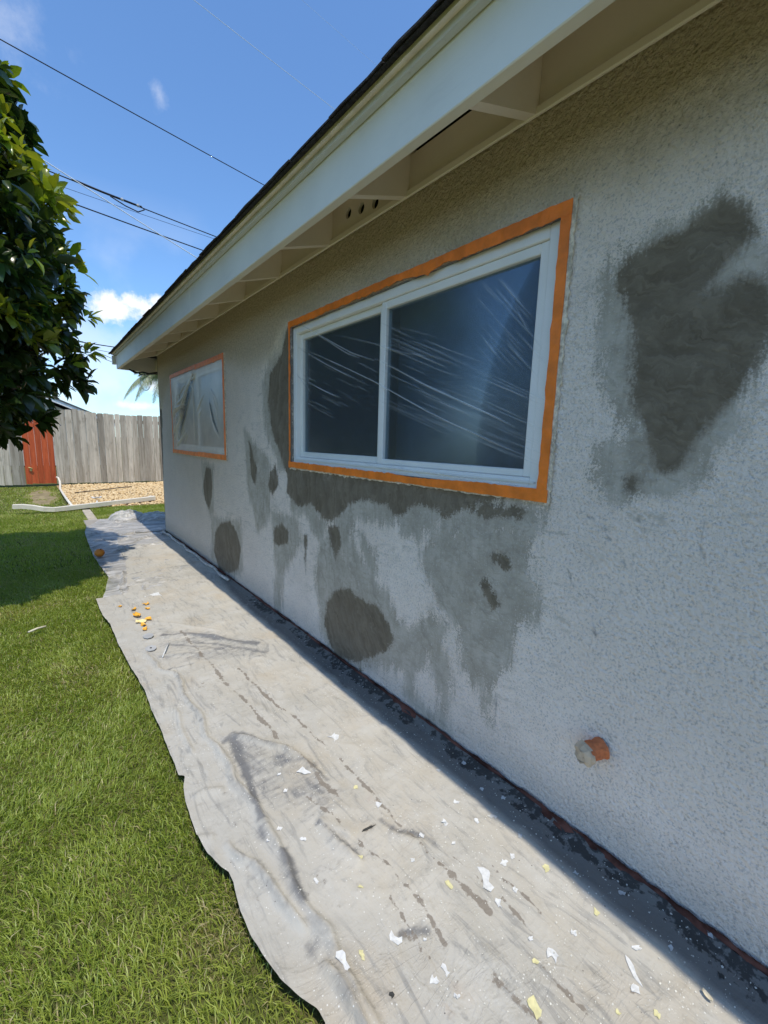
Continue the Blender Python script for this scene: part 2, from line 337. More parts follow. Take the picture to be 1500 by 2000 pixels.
    m.bump(m.ramp(rg, 0, .06, 1, 0), .0018, cz); m.bump(m.ramp(rg2, 0, .05, 1, 0), .0012, cz); m.bump(n4, .0007, .5); m.bump(n2, .02, .35); m.bump(n3, .004, .4); m.bump(sl, .004, .35); return m.m
def mat_plastic_ground():
    m = M('clear_plastic_on_ground', (.70, .71, .72), .32, .5)
    n = m.noise(1.0, 5, .65, m.pos((4, 11, 6)), 1.2); n2 = m.noise(40, 4, .6)
    m.set('Base Color', m.mix(m.ramp(n, .35, .7), (.48, .46, .42), (.66, .63, .58)))
    m.bump(n, .02, .8); m.bump(n2, .003, .5)
    tr = m.node('ShaderNodeBsdfTransparent'); tr.inputs[0].default_value = (.9, .92, .93, 1); mx = m.node('ShaderNodeMixShader')
    m.inp(mx.inputs[0], m.ramp(n, .3, .7, .45, .85)); m.l.new(tr.outputs[0], mx.inputs[1]); m.l.new(m.b.outputs[0], mx.inputs[2]); m.l.new(mx.outputs[0], m.out.inputs[0]); return m.m
def mat_film(name, haze, tint=(.74, .75, .77)):
    m = M(name, tint, .28, .5); cr = m.attr('crease'); n = m.noise(3.5, 4, .6, m.pos((1, 1.0, 1)))
    st = m.noise(1.0, 3, .6, m.pos((8, 14, 42)))
    tr = m.node('ShaderNodeBsdfTransparent'); tr.inputs[0].default_value = (.97, .975, .98, 1); mx = m.node('ShaderNodeMixShader')
    f = m.math('ADD', m.math('MULTIPLY_ADD', m.math('SUBTRACT', n, .5), haze * .9, haze), m.math('MULTIPLY', cr, .58), clamp=True)
    m.bump(st, .004, .5)
    m.l.new(f, mx.inputs[0]); m.l.new(tr.outputs[0], mx.inputs[1]); m.l.new(m.b.outputs[0], mx.inputs[2]); m.l.new(mx.outputs[0], m.out.inputs[0]); return m.m
def mat_glass():
    m = M('window_glass', (.012, .02, .03), .03, .5); m.set('IOR', 1.52)
    tr = m.node('ShaderNodeBsdfTransparent'); tr.inputs[0].default_value = (.6, .68, .72, 1); g = m.node('ShaderNodeBsdfGlossy'); g.inputs['Roughness'].default_value = .20; g.inputs[0].default_value = (.9, .95, 1, 1)
    fr = m.node('ShaderNodeFresnel'); fr.inputs[0].default_value = 1.6; mx = m.node('ShaderNodeMixShader'); m.l.new(m.math('MULTIPLY', fr.outputs[0], .34), mx.inputs[0]); m.l.new(tr.outputs[0], mx.inputs[1]); m.l.new(g.outputs[0], mx.inputs[2]); m.l.new(mx.outputs[0], m.out.inputs[0]); return m.m
def mat_leaf(name, c0, c1, tr=.35, rough=.35):
    m = M(name, c0, rough, .5); col = m.attr('tint', True); m.set('Base Color', col)
    t = m.node('ShaderNodeBsdfTranslucent'); m.l.new(m.mix(1.0, col, (1.5, 1.6, .45), 'MULTIPLY'), t.inputs[0]); mx = m.node('ShaderNodeMixShader'); mx.inputs[0].default_value = tr
    m.l.new(m.b.outputs[0], mx.inputs[1]); m.l.new(t.outputs[0], mx.inputs[2]); m.l.new(mx.outputs[0], m.out.inputs[0]); return m.m
def mat_soil():
    m = M('lawn_soil', rough=1, spec=.05); n = m.noise(9, 5, .6); m.set('Base Color', m.mix(m.ramp(n, .35, .65), (.07, .09, .025), (.13, .125, .05))); m.bump(m.noise(70, 4), .01); return m.m

MT = dict(
    stucco=mat_stucco(), fascia=mat_paint('pale_fascia_paint', (.82, .775, .68), .26), trim=mat_trim(), eave=mat_paint('taupe_eave_paint', (.78, .69, .56), .12), eave_light=mat_paint('light_taupe_paint', (.86, .77, .63), .12),
    shingle=simple('asphalt_shingle', (.045, .042, .042), .95, .1, .35, 60, .004, 300), deck=simple('painted_deck_wood', (.80, .70, .55), .9), dark=simple('dark_gap', (.02, .02, .02), 1, 0),
    vinyl=simple('white_vinyl', (.88, .84, .78), .35, .4, .03, 6), vinyl_cream=simple('vinyl_sash', (.84, .80, .72), .4, .4, .04, 6),
    tape=simple('orange_masking_tape', (.85, .20, .016), .5, .4, .16, 13, .0025, 70), tape_red=simple('red_brown_tape', (.58, .17, .06), .7, .3, .2, 40, .001, 120),
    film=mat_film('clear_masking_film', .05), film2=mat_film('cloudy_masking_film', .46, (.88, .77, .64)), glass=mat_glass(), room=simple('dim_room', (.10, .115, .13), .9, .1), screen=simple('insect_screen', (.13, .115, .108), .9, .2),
    sky_sheen_panel=simple('dark_blue_sky_sheen', (.20, .25, .31), .9, .1),  # flat blue standing in for sky reflected in the panes
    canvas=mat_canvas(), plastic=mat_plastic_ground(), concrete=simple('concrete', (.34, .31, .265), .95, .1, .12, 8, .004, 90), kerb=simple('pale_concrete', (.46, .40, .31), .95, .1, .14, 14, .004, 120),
    fence=mat_wood('weathered_grey_wood', (.35, .30, .225), (.55, .49, .385)), gate=mat_wood('red_stained_wood', (.42, .080, .028), (.60, .125, .042), .25, .18, .6),
    soil=mat_soil(), gravel_floor=simple('gravel_bed_soil', (.36, .26, .15), 1, .05, .25, 30, .01, 60), dirt=simple('bare_dirt', (.27, .215, .12), 1, .05, .25, 8, .006, 60),
    leaf=mat_leaf('citrus_leaf', (.03, .06, .015), (.05, .09, .02), .28, .24), grass=mat_leaf('grass_blade', (.05, .1, .02), (.1, .15, .03), .30, .45),
    bark=simple('grey_brown_bark', (.12, .095, .07), .95, .1, .3, 20, .012, 40), orange=simple('orange_skin', (.62, .20, .02), .45, .4, .15, 14, .0015, 260), peel=simple('orange_peel_skin', (.80, .42, .05), .5, .3, .2, 40), pith=simple('peel_pith', (.85, .68, .36), .8, .1),
    wire=simple('black_cable', (.018, .018, .022), .6, .3), wire_blue=simple('pale_blue_cable', (.85, .88, .92), .35, .5), white_metal=simple('white_painted_metal', (.78, .72, .60), .45, .4, .06, 10), grey_plate=simple('dull_grey_plate', (.42, .42, .41), .5, .4),
    flake_w=simple('white_paint_flake', (.66, .66, .64), .8, .2, .12, 60), flake_y=simple('yellow_paint_flake', (.66, .61, .33), .8, .2, .12, 60), flake_d=simple('dark_scrap', (.05, .05, .045), .8, .2), crumb=simple('cream_crumbs', (.60, .585, .52), .9, .1, .2, 9), flake_g=simple('grey_paint_flake', (.50, .51, .50), .7, .2),
    paper=simple('kraft_paper', (.62, .50, .35), .9, .1, .12, 20), paper_grey=simple('grey_paper', (.60, .46, .32), .9, .1, .12, 20), rosin=simple('red_rosin_paper', (.115, .048, .034), .9, .1, .75, 9, .003, 60),
    straw=simple('dry_stick', (.62, .56, .42), .8, .1), palm=mat_leaf('palm_leaflet', (.12, .15, .07), (.2, .22, .1), .25, .45), far_wall=simple('cream_wall', (.55, .50, .42), .9), far_white=simple('white_board', (.75, .75, .74), .6), far_roof=simple('grey_roof', (.10, .105, .115), .9),
    rim=simple('old_plaster_rim', (.66, .57, .44), .95, .1, .35, 60, .004, 120), brass=simple('brass', (.55, .42, .16), .35, .6), white_plastic=simple('white_plastic', (.8, .8, .8), .4, .4),
)

# ------------------------------------------------------------------ ground
def sheet(name, x0, x1, y0, y1, z, mat, kind='structure'):
    return tag(link(name, mesh_from([(x0, y0, z), (x1, y0, z), (x1, y1, z), (x0, y1, z)], [[0, 1, 2, 3]]), mat), kind=kind)
sheet('ground', -400, 400, -300, 600, -0.045, MT['soil'])
walk = tag(box('concrete_walkway', -.84, -.012, -4.0, 7.9, -.06, 0.0, MT['concrete'], None, .008), kind='structure')
tag(link('gravel_bed', mesh_from([(-.90, 9.35, -.02), (6, 8.95, -.02), (6, 13.86, -.02), (-.98, 13.86, -.02)], [[0, 1, 2, 3]]), MT['gravel_floor']), kind='structure')
DP = [(-1.30 + (.26 + .08 * math.sin(k * 2.3)) * math.cos(k * .35), 11.6 + (1.7 + .3 * math.sin(k * 1.7)) * math.sin(k * .35), -.034) for k in range(18)]
tag(link('dirt_patch', mesh_from(DP, [list(range(18))]), MT['dirt']), kind='structure')
tag(box('mow_strip', -.775, -.655, 6.6, 9.05, -.06, -.004, MT['kerb'], None, .006), 'narrow pale concrete mowing strip running out from under the plastic sheet', 'edging')

# ------------------------------------------------------------------ house
WALL_END, ROOF_END, WALL_BACK = 6.4, 7.2, -4.5
house = empty('house', (0, 0, 0), 'single-storey stucco house with orange-taped windows, white fascia and patched grey wall', 'house')
WIN = [(.790, 2.610, 1.155, 2.018), (3.905, 5.70, 1.150, 2.005)]       # openings y0,y1,z0,z1

# stains and patches of the wall, measured on the wall plane
def wp(pts): return [on_wall(u, v) for u, v in pts]
DARK = [[(1416,389),(1451,398),(1479,419),(1486,457),(1437,496),(1406,527),(1378,569),(1420,559),(1465,541),(1497,559),(1512,600),(1506,650),(1490,692),(1455,758),(1395,807),(1371,839),(1350,877),(1332,909),(1304,923),(1280,916),(1266,874),(1259,842),(1238,790),(1241,720),(1241,650),(1227,601),(1222,566),(1206,575),(1206,545),(1227,510),(1280,478),(1332,457),(1367,422)],
 [(562,640),(550,695),(529,733),(525,784),(532,840),(548,887),(562,929),(559,961),(582,989),(610,985),(633,1012),(647,1017),(671,1003),(680,985),(722,976),(755,988),(773,1008),(806,985),(843,988),(867,1012),(890,1000),(930,985),(985,975),(1000,965),(800,930),(580,905),(570,800),(567,640)],
 [(430,1022),(450,1018),(462,1040),(470,1070),(465,1110),(448,1120),(428,1110),(418,1075),(420,1040)],
 [(403,912),(412,915),(414,945),(413,970),(408,996),(400,980),(397,940)],
 [(535,1032),(550,1022),(562,1038),(560,1060),(545,1062),(535,1055)],
 [(638,1180),(654,1157),(680,1152),(703,1171),(741,1189),(759,1217),(769,1245),(755,1273),(727,1287),(699,1292),(661,1287),(647,1259),(636,1217)],
 [(486,860),(493,880),(500,915),(498,945),(490,930)], [(527,925),(538,908),(543,945),(532,968),(524,950)],
 [(640,1025),(660,1030),(665,1060),(655,1095),(648,1060)], [(309,800),(316,800),(321,1000),(316,1000)],
 [(1225,935),(1245,935),(1240,965),(1228,962)], [(970,988),(982,985),(985,998),(972,1002)]]
HALF = [[(900,1000),(950,970),(1040,985),(1050,1010),(1010,1030),(940,1022)], [(945,1075),(980,1058),(1010,1090),(1003,1128),(980,1122),(958,1100)], [(800,965),(900,985),(880,1015),(830,1000)], [(590,1040),(604,1040),(600,1130),(592,1130)], [(925,1130),(960,1120),(985,1190),(950,1210)], [(640,1290),(700,1300),(735,1292),(700,1330),(660,1320)], [(1158,1428),(1172,1420),(1186,1430),(1196,1446),(1180,1440)]]
MID = [[(1175,566),(1171,650),(1178,695),(1185,751),(1206,786),(1227,849),(1157,860),(1154,930),(1210,982),(1262,975),(1315,954),(1371,930),(1409,877),(1455,825),(1479,755),(1500,700),(1520,640),(1515,475),(1470,400),(1402,375),(1332,435),(1245,482),(1196,524)],
 [(834,1077),(848,1049),(904,1031),(1007,1020),(1039,1059),(1021,1124),(1053,1199),(1007,1227),(988,1273),(974,1311),(941,1320),(913,1306),(904,1259),(881,1227),(848,1161),(829,1110)],
 [(780,1000),(820,980),(850,1000),(850,1030),(820,1050),(790,1040)],
 [(661,1017),(652,1054),(671,1096),(690,1130),(770,1180),(800,1230),(795,1300),(740,1310),(660,1300),(630,1230),(615,1119),(629,1054)],
 [(530,1000),(577,1010),(590,1060),(554,1110),(549,1199),(540,1199),(535,1087)],
 [(801,1231),(815,1245),(811,1339),(816,1371),(850,1410),(860,1430),(840,1425),(792,1362),(787,1273)],
 [(839,1203),(867,1222),(857,1255),(881,1320),(867,1423),(848,1418),(857,1357),(839,1297),(832,1236)],
 [(478,835),(500,870),(525,900),(530,1000),(505,1035),(485,960),(478,900)], [(1020,985),(1075,995),(1060,1020),(1010,1030),(940,1040),(900,1030),(930,990)],
 [(545,640),(567,640),(570,920),(545,910),(520,840),(512,760)], [(560,920),(1060,975),(1050,1000),(860,1020),(640,1020),(570,1000)],
 [(395,900),(416,908),(418,1000),(408,1010),(396,960)], [(412,1010),(470,1015),(475,1115),(440,1130),(412,1090)], [(710,1050),(730,1080),(740,1130),(715,1120)], [(655,1010),(700,1000),(690,1060),(720,1120),(770,1180),(740,1190),(690,1150),(665,1080)], [(860,1000),(1060,985),(1075,1020),(1050,1060),(1010,1050),(900,1050),(870,1080),(840,1060)], [(590,985),(640,1015),(630,1060),(612,1040),(600,1010)], [(765,1185),(800,1220),(840,1195),(850,1240),(835,1300),(800,1320),(770,1310)], [(880,1225),(1000,1235),(985,1300),(960,1345),(955,1400),(945,1400),(940,1340),(905,1320)], [(1230,640),(1242,800),(1290,930),(1350,930),(1420,850),(1400,930),(1300,975),(1220,960),(1200,870),(1222,780)]]
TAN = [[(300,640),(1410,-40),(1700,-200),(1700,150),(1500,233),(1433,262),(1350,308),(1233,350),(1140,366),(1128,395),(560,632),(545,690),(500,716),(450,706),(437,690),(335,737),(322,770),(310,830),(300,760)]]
CRACK = [[(1180,1005),(1190,1050),(1215,1075),(1222,1120),(1210,1170)],[(1150,1090),(1160,1150),(1155,1210),(1165,1250)],[(1385,1010),(1370,1060),(1378,1090)],[(965,1325),(960,1400)],[(1245,1050),(1230,1130)],[(530,925),(555,965)],[(1108,1110),(1120,1150)],[(975,1330),(968,1420)], [(1160,1424),(1180,1436),(1198,1452)], [(1172,1420),(1192,1440)], [(1135,1000),(1170,1020),(1195,1060)], [(1075,1040),(1085,1070)], [(1240,1000),(1262,1040)], [(640,1030),(655,1070)], [(848,1180),(872,1222)]]
def graded(a, b, step): return list(np.linspace(a, b, max(2, int(round((b - a) / step)) + 1)))[:-1]
ys = graded(WALL_BACK, -.3, .15) + graded(-.3, .788, .012) + graded(.788, 2.61, .014) + graded(2.61, 3.905, .02) + graded(3.905, 5.70, .03) + graded(5.70, WALL_END, .03) + [WALL_END]
zs = graded(.015, 1.15, .0142) + [1.15, 1.155] + graded(1.165, 2.005, .014) + [2.005, 2.018] + graded(2.03, 2.385, .014) + [2.385]
Y, Z = np.meshgrid(np.array(ys), np.array(zs), indexing='ij'); P2 = np.stack([Y.ravel(), Z.ravel()], 1)
X = .004 * (vnoise(P2[:, 0] * 1.1, P2[:, 1] * 1.1, 3, 3) - .5) + .006 * (vnoise(P2[:, 0] * 5, P2[:, 1] * 5, 5, 3) - .5)
for (a, b, c, d) in WIN:                                                         # plaster runs flat into the openings
    q = np.maximum(np.maximum(a - P2[:, 0], P2[:, 0] - b), np.maximum(c - P2[:, 1], P2[:, 1] - d)); X *= np.clip((q - .05) / .1, 0, 1)
X = np.where(P2[:, 1] < .06, X * .2, X)
V = np.stack([X, P2[:, 0], P2[:, 1]], 1); ny, nz_ = len(ys), len(zs)
I = np.arange(ny * nz_).reshape(ny, nz_); F = np.stack([I[:-1, :-1], I[:-1, 1:], I[1:, 1:], I[1:, :-1]], -1).reshape(-1, 4)
cyz = P2[F].mean(1); keep = np.ones(len(F), bool)
for (a, b, c, d) in WIN: keep &= ~((cyz[:, 0] > a) & (cyz[:, 0] < b) & (cyz[:, 1] > c) & (cyz[:, 1] < d))
me = np_mesh(V, F[keep], True)
jx = (vnoise(P2[:, 0] * 4, P2[:, 1] * 4, 21, 4) - .5) * .09; jy = (vnoise(P2[:, 0] * 4, P2[:, 1] * 4, 22, 4) - .5) * .09; PJ = P2 + np.stack([jx, jy], 1)
def union(polys, P): 
    s = np.full(len(P), -9.0)
    for p in polys: s = np.maximum(s, sd_poly(P, wp(p)))
    return np.clip(s, -.5, .5)
PJ2 = P2 + .45 * np.stack([jx, jy], 1)
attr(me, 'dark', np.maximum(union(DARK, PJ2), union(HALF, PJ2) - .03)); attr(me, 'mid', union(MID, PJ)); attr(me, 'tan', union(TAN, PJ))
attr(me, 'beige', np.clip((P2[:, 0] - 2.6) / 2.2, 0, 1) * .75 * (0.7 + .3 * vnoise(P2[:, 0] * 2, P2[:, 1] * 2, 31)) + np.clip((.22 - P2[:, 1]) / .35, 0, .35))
ck = np.full(len(P2), -.3)
for l in CRACK: ck = np.maximum(ck, -d_line(P2 + .25 * np.stack([jx, jy], 1), wp(l))[0])
attr(me, 'crack', ck)
attr(me, 'soft', np.clip((.62 - P2[:, 0]) / .18, 0, 1) * np.clip((P2[:, 1] - 1.0) / .15, 0, 1))
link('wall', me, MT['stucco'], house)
box('wall', -.0005, 9.0, WALL_END, WALL_END + .02, .015, 2.52, MT['stucco'], house)
# reveals of the openings, and the dark rooms behind
for (a, b, c, d) in WIN:
    link('window_reveal', join_me([box_me(.002, .12, a - .01, a, c - .01, d + .01), box_me(.002, .12, b, b + .01, c - .01, d + .01), box_me(.002, .12, a, b, c - .01, c), box_me(.002, .12, a, b, d, d + .01)]), MT['stucco'], house)
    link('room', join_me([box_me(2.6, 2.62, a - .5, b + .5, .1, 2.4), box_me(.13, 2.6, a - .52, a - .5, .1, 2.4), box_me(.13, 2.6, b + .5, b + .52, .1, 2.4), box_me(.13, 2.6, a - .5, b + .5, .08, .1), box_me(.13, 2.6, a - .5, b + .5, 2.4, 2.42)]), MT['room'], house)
box('foundation', .012, .2, WALL_BACK, WALL_END - .02, -.05, .02, MT['dark'], house)

# eave: fascia, trim, rafters, blocking, frieze moulding
FX0, FX1, FZ0, FZ1 = -.352, -.314, 2.232, 2.415
Y0 = WALL_BACK - .4
def zr(x, z0): return z0 + (x + .314) * .333          # parallel to the roof slope, z0 at the inner fascia face
joints = [Y0, -1.2, 3.55, ROOF_END]
for a, b in zip(joints[:-1], joints[1:]): box('fascia_board', FX0, FX1, a + .0008, b - .0008, FZ0, FZ1 + .03, MT['fascia'], house, .003)
for a, b in zip([Y0, .1, 4.62], [.1, 4.62, ROOF_END + .03]): box('fascia_trim', FX0 - .027, FX0 - .0015, a + .001, b - .001, 2.408, 2.463, MT['trim'], house, .002)
box('fascia_board', FX0 + .001, 8.6, ROOF_END + .0015, ROOF_END + .04, FZ0, FZ1 + .03, MT['fascia'], house, .003)      # round the far corner
box('fascia_trim', FX0 - .027, 8.6, ROOF_END + .042, ROOF_END + .066, 2.408, 2.463, MT['trim'], house, .002)
box('end_cap', FX0 - .05, FX0 - .004, ROOF_END + .004, ROOF_END + .05, 2.29, 2.405, MT['white_metal'], house, .003)
raft = [.92 + .61 * k for k in range(-9, 10)]
for y in raft: link('rafter', prism_me([(FX1 + .001, 2.250), (.034, 2.250 + .348 * .333), (.034, 2.43 + .348 * .333), (FX1 + .001, 2.43)], 1, y - .019, y + .019), MT['eave_light'], house)
for x in np.arange(.15, 8.3, .61): box('rafter', x - .019, x + .019, WALL_END + .02, ROOF_END, 2.25, 2.40, MT['eave_light'], house)
def block_plate(y0, y1, holes, z1=2.535):
    bm = bmesh.new(); z0 = 2.372; loops = [[(y0, z0), (y1, z0), (y1, z1), (y0, z1)]]
    for (cy, cz, r) in holes: loops.append([(cy + r * math.cos(t), cz + r * math.sin(t)) for t in np.linspace(0, 2 * math.pi, 20, endpoint=False)])
    ed = []
    for L in loops:
        vv = [bm.verts.new((-.004, p[0], p[1])) for p in L]; ed += [bm.edges.new((vv[i], vv[(i + 1) % len(vv)])) for i in range(len(vv))]
    bmesh.ops.triangle_fill(bm, use_beauty=True, edges=ed)
    bmesh.ops.delete(bm, geom=[f for f in bm.faces if any(math.hypot(f.calc_center_median().y - h[0], f.calc_center_median().z - h[1]) < h[2] * .98 for h in holes)], context='FACES_ONLY')
    r = bmesh.ops.extrude_face_region(bm, geom=bm.faces[:])
    for e in r['geom']:
        if isinstance(e, bmesh.types.BMVert): e.co.x += .016
    bmesh.ops.recalc_face_normals(bm, faces=bm.faces[:]); me = bpy.data.meshes.new('p'); bm.to_mesh(me); bm.free(); return me
allr = raft + [WALL_END + .03]
for a, b in zip(raft[:-1], raft[1:]):
    holes = [(a + .22 + k * .112, 2.418 + k * .018, .025) for k in range(3)] if (abs(a - 1.53) < .02 or abs(a - 3.97) < .02 or abs(a + .3) < .02) else []
    link('blocking_board', block_plate(a + .0195, b - .0195, holes, 2.509 if abs(a - .92) < .02 else 2.535), MT['eave'], house)
box('dark_backing', .05, .06, WALL_BACK, WALL_END, 2.33, 2.60, MT['dark'], house)  # added black sheet that keeps the vent holes dark
box('frieze_moulding', -.018, -.006, WALL_BACK, WALL_END, 2.345, 2.371, MT['eave_light'], house, .003)
# roof: deck, shingle field and separate shingles along the edge
roof_z = lambda x: 2.452 + (x + .352) * .333
EX, RX, RY0, RY1 = -.435, 4.2, Y0, ROOF_END + .085
def slab(pts, t): 
    n = len(pts); V = [Vector(p) for p in pts] + [Vector(p) - Vector((0, 0, t)) for p in pts]
    return mesh_from(V, [list(range(n)), list(range(n, 2 * n))[::-1]] + [[i, n + i, n + (i + 1) % n, (i + 1) % n] for i in range(n)])
zt = roof_z(RX); off = RX - EX
roof = link('roof', slab([(EX + .03, RY0, roof_z(EX + .03)), (RX, RY0, zt), (RX, RY1 - off, zt), (EX + .03, RY1 - .03, roof_z(EX + .03))], .014), MT['deck'], house)
link('roof_slope', slab([(EX + .03, RY1 - .03, roof_z(EX + .03) + .0), (RX, RY1 - off, zt), (2 * RX - EX - .03, RY1 - .03, roof_z(EX + .03))], .014), MT['shingle'], roof)
link('roof_slope', slab([(RX + .002, RY0, zt), (2 * RX - EX, RY0, roof_z(EX)), (2 * RX - EX, RY1, roof_z(EX)), (RX + .002, RY1 - off, zt)], .014), MT['shingle'], roof)
link('shingle_field', slab([(EX + .45, RY0, roof_z(EX + .45) + .008), (RX, RY0, zt + .008), (RX, RY1 - off, zt + .008), (EX + .45, RY1 - .45, roof_z(EX + .45) + .008)], .006), MT['shingle'], roof)
link('starter_course', slab([(EX + .004, RY0, roof_z(EX) + .004), (EX + .3, RY0, roof_z(EX + .3) + .004), (EX + .3, RY1, roof_z(EX + .3) + .004), (EX + .004, RY1, roof_z(EX) + .004)], .0035), MT['shingle'], roof)
for course in range(3):
    y = RY0 + (.15 if course % 2 else 0); x0 = EX - .004 + course * .142
    while y < RY1 - .02 - course * .1:
        w = .303; t = random.uniform(.004, .0075); dx = random.uniform(-.006, .004); dz = .0105 + course * .004 + random.uniform(-.001, .002)
        a, b = y + .002, min(y + w, RY1) - .002; pts = []
        n = 4
        front = [(x0 + dx + random.uniform(-.003, .003), a + (b - a) * i / n, random.uniform(-.002, .0015)) for i in range(n + 1)]
        ring = [(p[0], p[1], roof_z(p[0]) + dz + p[2]) for p in front] + [(x0 + .28, b, roof_z(x0 + .28) + dz), (x0 + .28, a, roof_z(x0 + .28) + dz)]
        link('shingle', slab(ring, t), MT['shingle'], roof); y += w

# windows: frame, sashes, panes (sub-parts of one window part each)
def frame_me(y0, y1, z0, z1, w, x0, x1, wb=None):
    wb = wb or w
    return join_me([box_me(x0, x1, y0, y0 + w, z0, z1, .003), box_me(x0, x1, y1 - w, y1, z0, z1, .003), box_me(x0 + .0004, x1, y0 + w, y1 - w, z1 - w, z1, .003), box_me(x0 + .0004, x1, y0 + w, y1 - w, z0, z0 + wb, .003)])
def build_window(a, b, c, d, mid):
    w = link('window', frame_me(a + .001, b - .001, c + .001, d - .001, .042, .012, .075), MT['vinyl'], house)
    link('fixed_sash', frame_me(a + .044, mid, c + .044, d - .044, .034, .022, .06, .026), MT['vinyl'], w)
    link('sliding_sash', frame_me(mid - .004, b - .044, c + .044, d - .044, .034, .0385, .0755), MT['vinyl_cream'], w)
    link('window_pane', box_me(.040, .044, a + .076, mid - .032, c + .068, d - .076), MT['glass'], w)
    link('window_pane', box_me(.056, .060, mid + .028, b - .076, c + .076, d - .076), MT['glass'], w)
    link('insect_screen', box_me(.080, .0815, mid + .002, b - .045, c + .05, d - .05), MT['screen'], w)
    link('sky_sheen_panel', box_me(.16, .17, a, mid + .02, c - .05, d + .05), MT['sky_sheen_panel'], w)  # added panel behind the glass, coloured like reflected sky
    link('sill_track', join_me([box_me(.002, .0115, a + .005, b - .005, c + .003, c + .012), box_me(.004, .0115, a + .02, b - .02, c + .024, c + .031)]), MT['vinyl_cream'], w)
    return w
build_window(*WIN[0], 1.71); build_window(*WIN[1], 4.80)

# ------------------------------------------------------------------ masking over the windows: tape and film
def strip_me(p0, p1, width_dir, w, n, x, th, seed, rough_in=.0012, rough_out=.0006, lump=None):
    """tape strip on the wall plane from p0 to p1 (y,z), growing by w along width_dir"""
    rn = np.random.default_rng(seed); V, F = [], []
    for i in range(n + 1):
        t = i / n; y = p0[0] + (p1[0] - p0[0]) * t; z = p0[1] + (p1[1] - p0[1]) * t
        o = rn.normal(0, rough_out); k = w + rn.normal(0, rough_in) + (lump(t) if lump else 0)
        for q, xx in ((o, x), (k, x), (k, x + th), (o, x + th)): V.append((xx + rn.normal(0, .0006) * (xx == x), y + width_dir[0] * q, z + width_dir[1] * q))
    for i in range(n):
        for k in range(4): F.append([i * 4 + k, i * 4 + (k + 1) % 4, i * 4 + 4 + (k + 1) % 4, i * 4 + 4 + k])
    F += [[3, 2, 1, 0], [n * 4, n * 4 + 1, n * 4 + 2, n * 4 + 3]]
    me = mesh_from(V, F); bm = bmesh.new(); bm.from_mesh(me); bmesh.ops.recalc_face_normals(bm, faces=bm.faces[:]); bm.to_mesh(me); bm.free(); return me
def film_me(y0, y1, z0, z1, creases, ny_, nz__, seed, sag=.004):
    Yg, Zg = np.meshgrid(np.linspace(y0, y1, ny_), np.linspace(z0, z1, nz__), indexing='ij'); P = np.stack([Yg.ravel(), Zg.ravel()], 1)
    d = np.minimum(np.minimum(P[:, 0] - y0, y1 - P[:, 0]), np.minimum(P[:, 1] - z0, z1 - P[:, 1])); e = np.clip(d / .06, 0, 1)
    h = -.009 + e * (sag * (vnoise(P[:, 0] * 2.2, P[:, 1] * 3, seed, 3) - .55) ); c = np.zeros(len(P))
    PW = P + .0012 * (vnoise(P[:, 0] * 9, P[:, 1] * 9, seed + 5)[:, None] - .5)
    for (line, w, amp, op) in creases:
        q, t, s = d_line(PW, line); g = np.exp(-(q / w) ** 2) * np.sin(np.clip(t, .02, .98) * math.pi) ** .6
        h -= amp * g * e; c = c + op * g * (1 if op < 0 else np.clip(1 - c, 0, 1))
    V = np.stack([h, P[:, 0], P[:, 1]], 1); I = np.arange(len(P)).reshape(ny_, nz__); F = np.stack([I[:-1, :-1], I[:-1, 1:], I[1:, 1:], I[1:, :-1]], -1).reshape(-1, 4)
    me = np_mesh(V, F, True); attr(me, 'crease', c + .25 * np.exp(-(d / .012) ** 2)); return me
def masking(y0, y1, z0, z1, w, creases, film, res, label, lumps, seed):
    t = empty('window_masking', (-.004, (y0 + y1) / 2, z0), label, 'window masking', 'plastic masking taped over the two windows')
    link('plastic_film', film_me(y0 + .02, y1 - .02, z0 + .015, z1 - .015, creases, *res, seed), film, t)
    link('masking_tape', strip_me((y0, z0), (y0, z1), (1, 0), w * .78, 30, -.0125, .0035, seed + 1, .0010), MT['tape'], t)
    link('masking_tape', strip_me((y1, z0), (y1, z1), (-1, 0), w * .42, 30, -.0125, .0035, seed + 2, .0025), MT['tape'], t)
    ya = y0 + (y1 - y0) * .43
    link('masking_tape', strip_me((y0 - .002, z1 + .001), (ya + .05, z1 - .001), (0, -1), w, 60, -.0135, .003, seed + 3, .0015, .0007, lumps[0]), MT['tape'], t)
    link('masking_tape', strip_me((ya, z1 + .003), (y1, z1 - .001), (0, -1), w * .86, 60, -.0152, .0016, seed + 5, .0028, .0009), MT['tape'], t)
    link('masking_tape', strip_me((y0 - .006, z0 - .002), (ya + .04, z0 + .001), (0, 1), w, 60, -.0142, .003, seed + 4, .001, .0008, lumps[1]), MT['tape'], t)
    link('masking_tape', strip_me((ya, z0 - .001), (y1, z0 + .004), (0, 1), w * .9, 60, -.0158, .0016, seed + 6, .0022, .001), MT['tape'], t)
    return t
cw = []
def cr(pts, w, amp, op): cw.append((wp(pts), w, amp, op))
cr([(585,632),(690,690),(735,705)], .0032, .004, .6); cr([(600,640),(680,690),(705,700)], .004, .003, .5); cr([(585,678),(660,710),(733,745),(840,805),(960,862),(1030,890)], .0032, .004, .66)
cr([(735,700),(840,755),(950,805),(1010,835)], .0032, .004, .8); cr([(585,680),(640,712),(720,752)], .004, .004, .5); cr([(583,735),(640,765),(670,778)], .004, .003, .4); cr([(582,730),(600,755),(612,768)], .003, .003, .4)
cr([(660,655),(735,672),(790,690),(860,700)], .004, .003, .3); cr([(760,660),(830,690),(900,715)], .004, .003, .22); cr([(780,640),(860,660)], .004, .003, .16)
rs_ = random.Random(4)
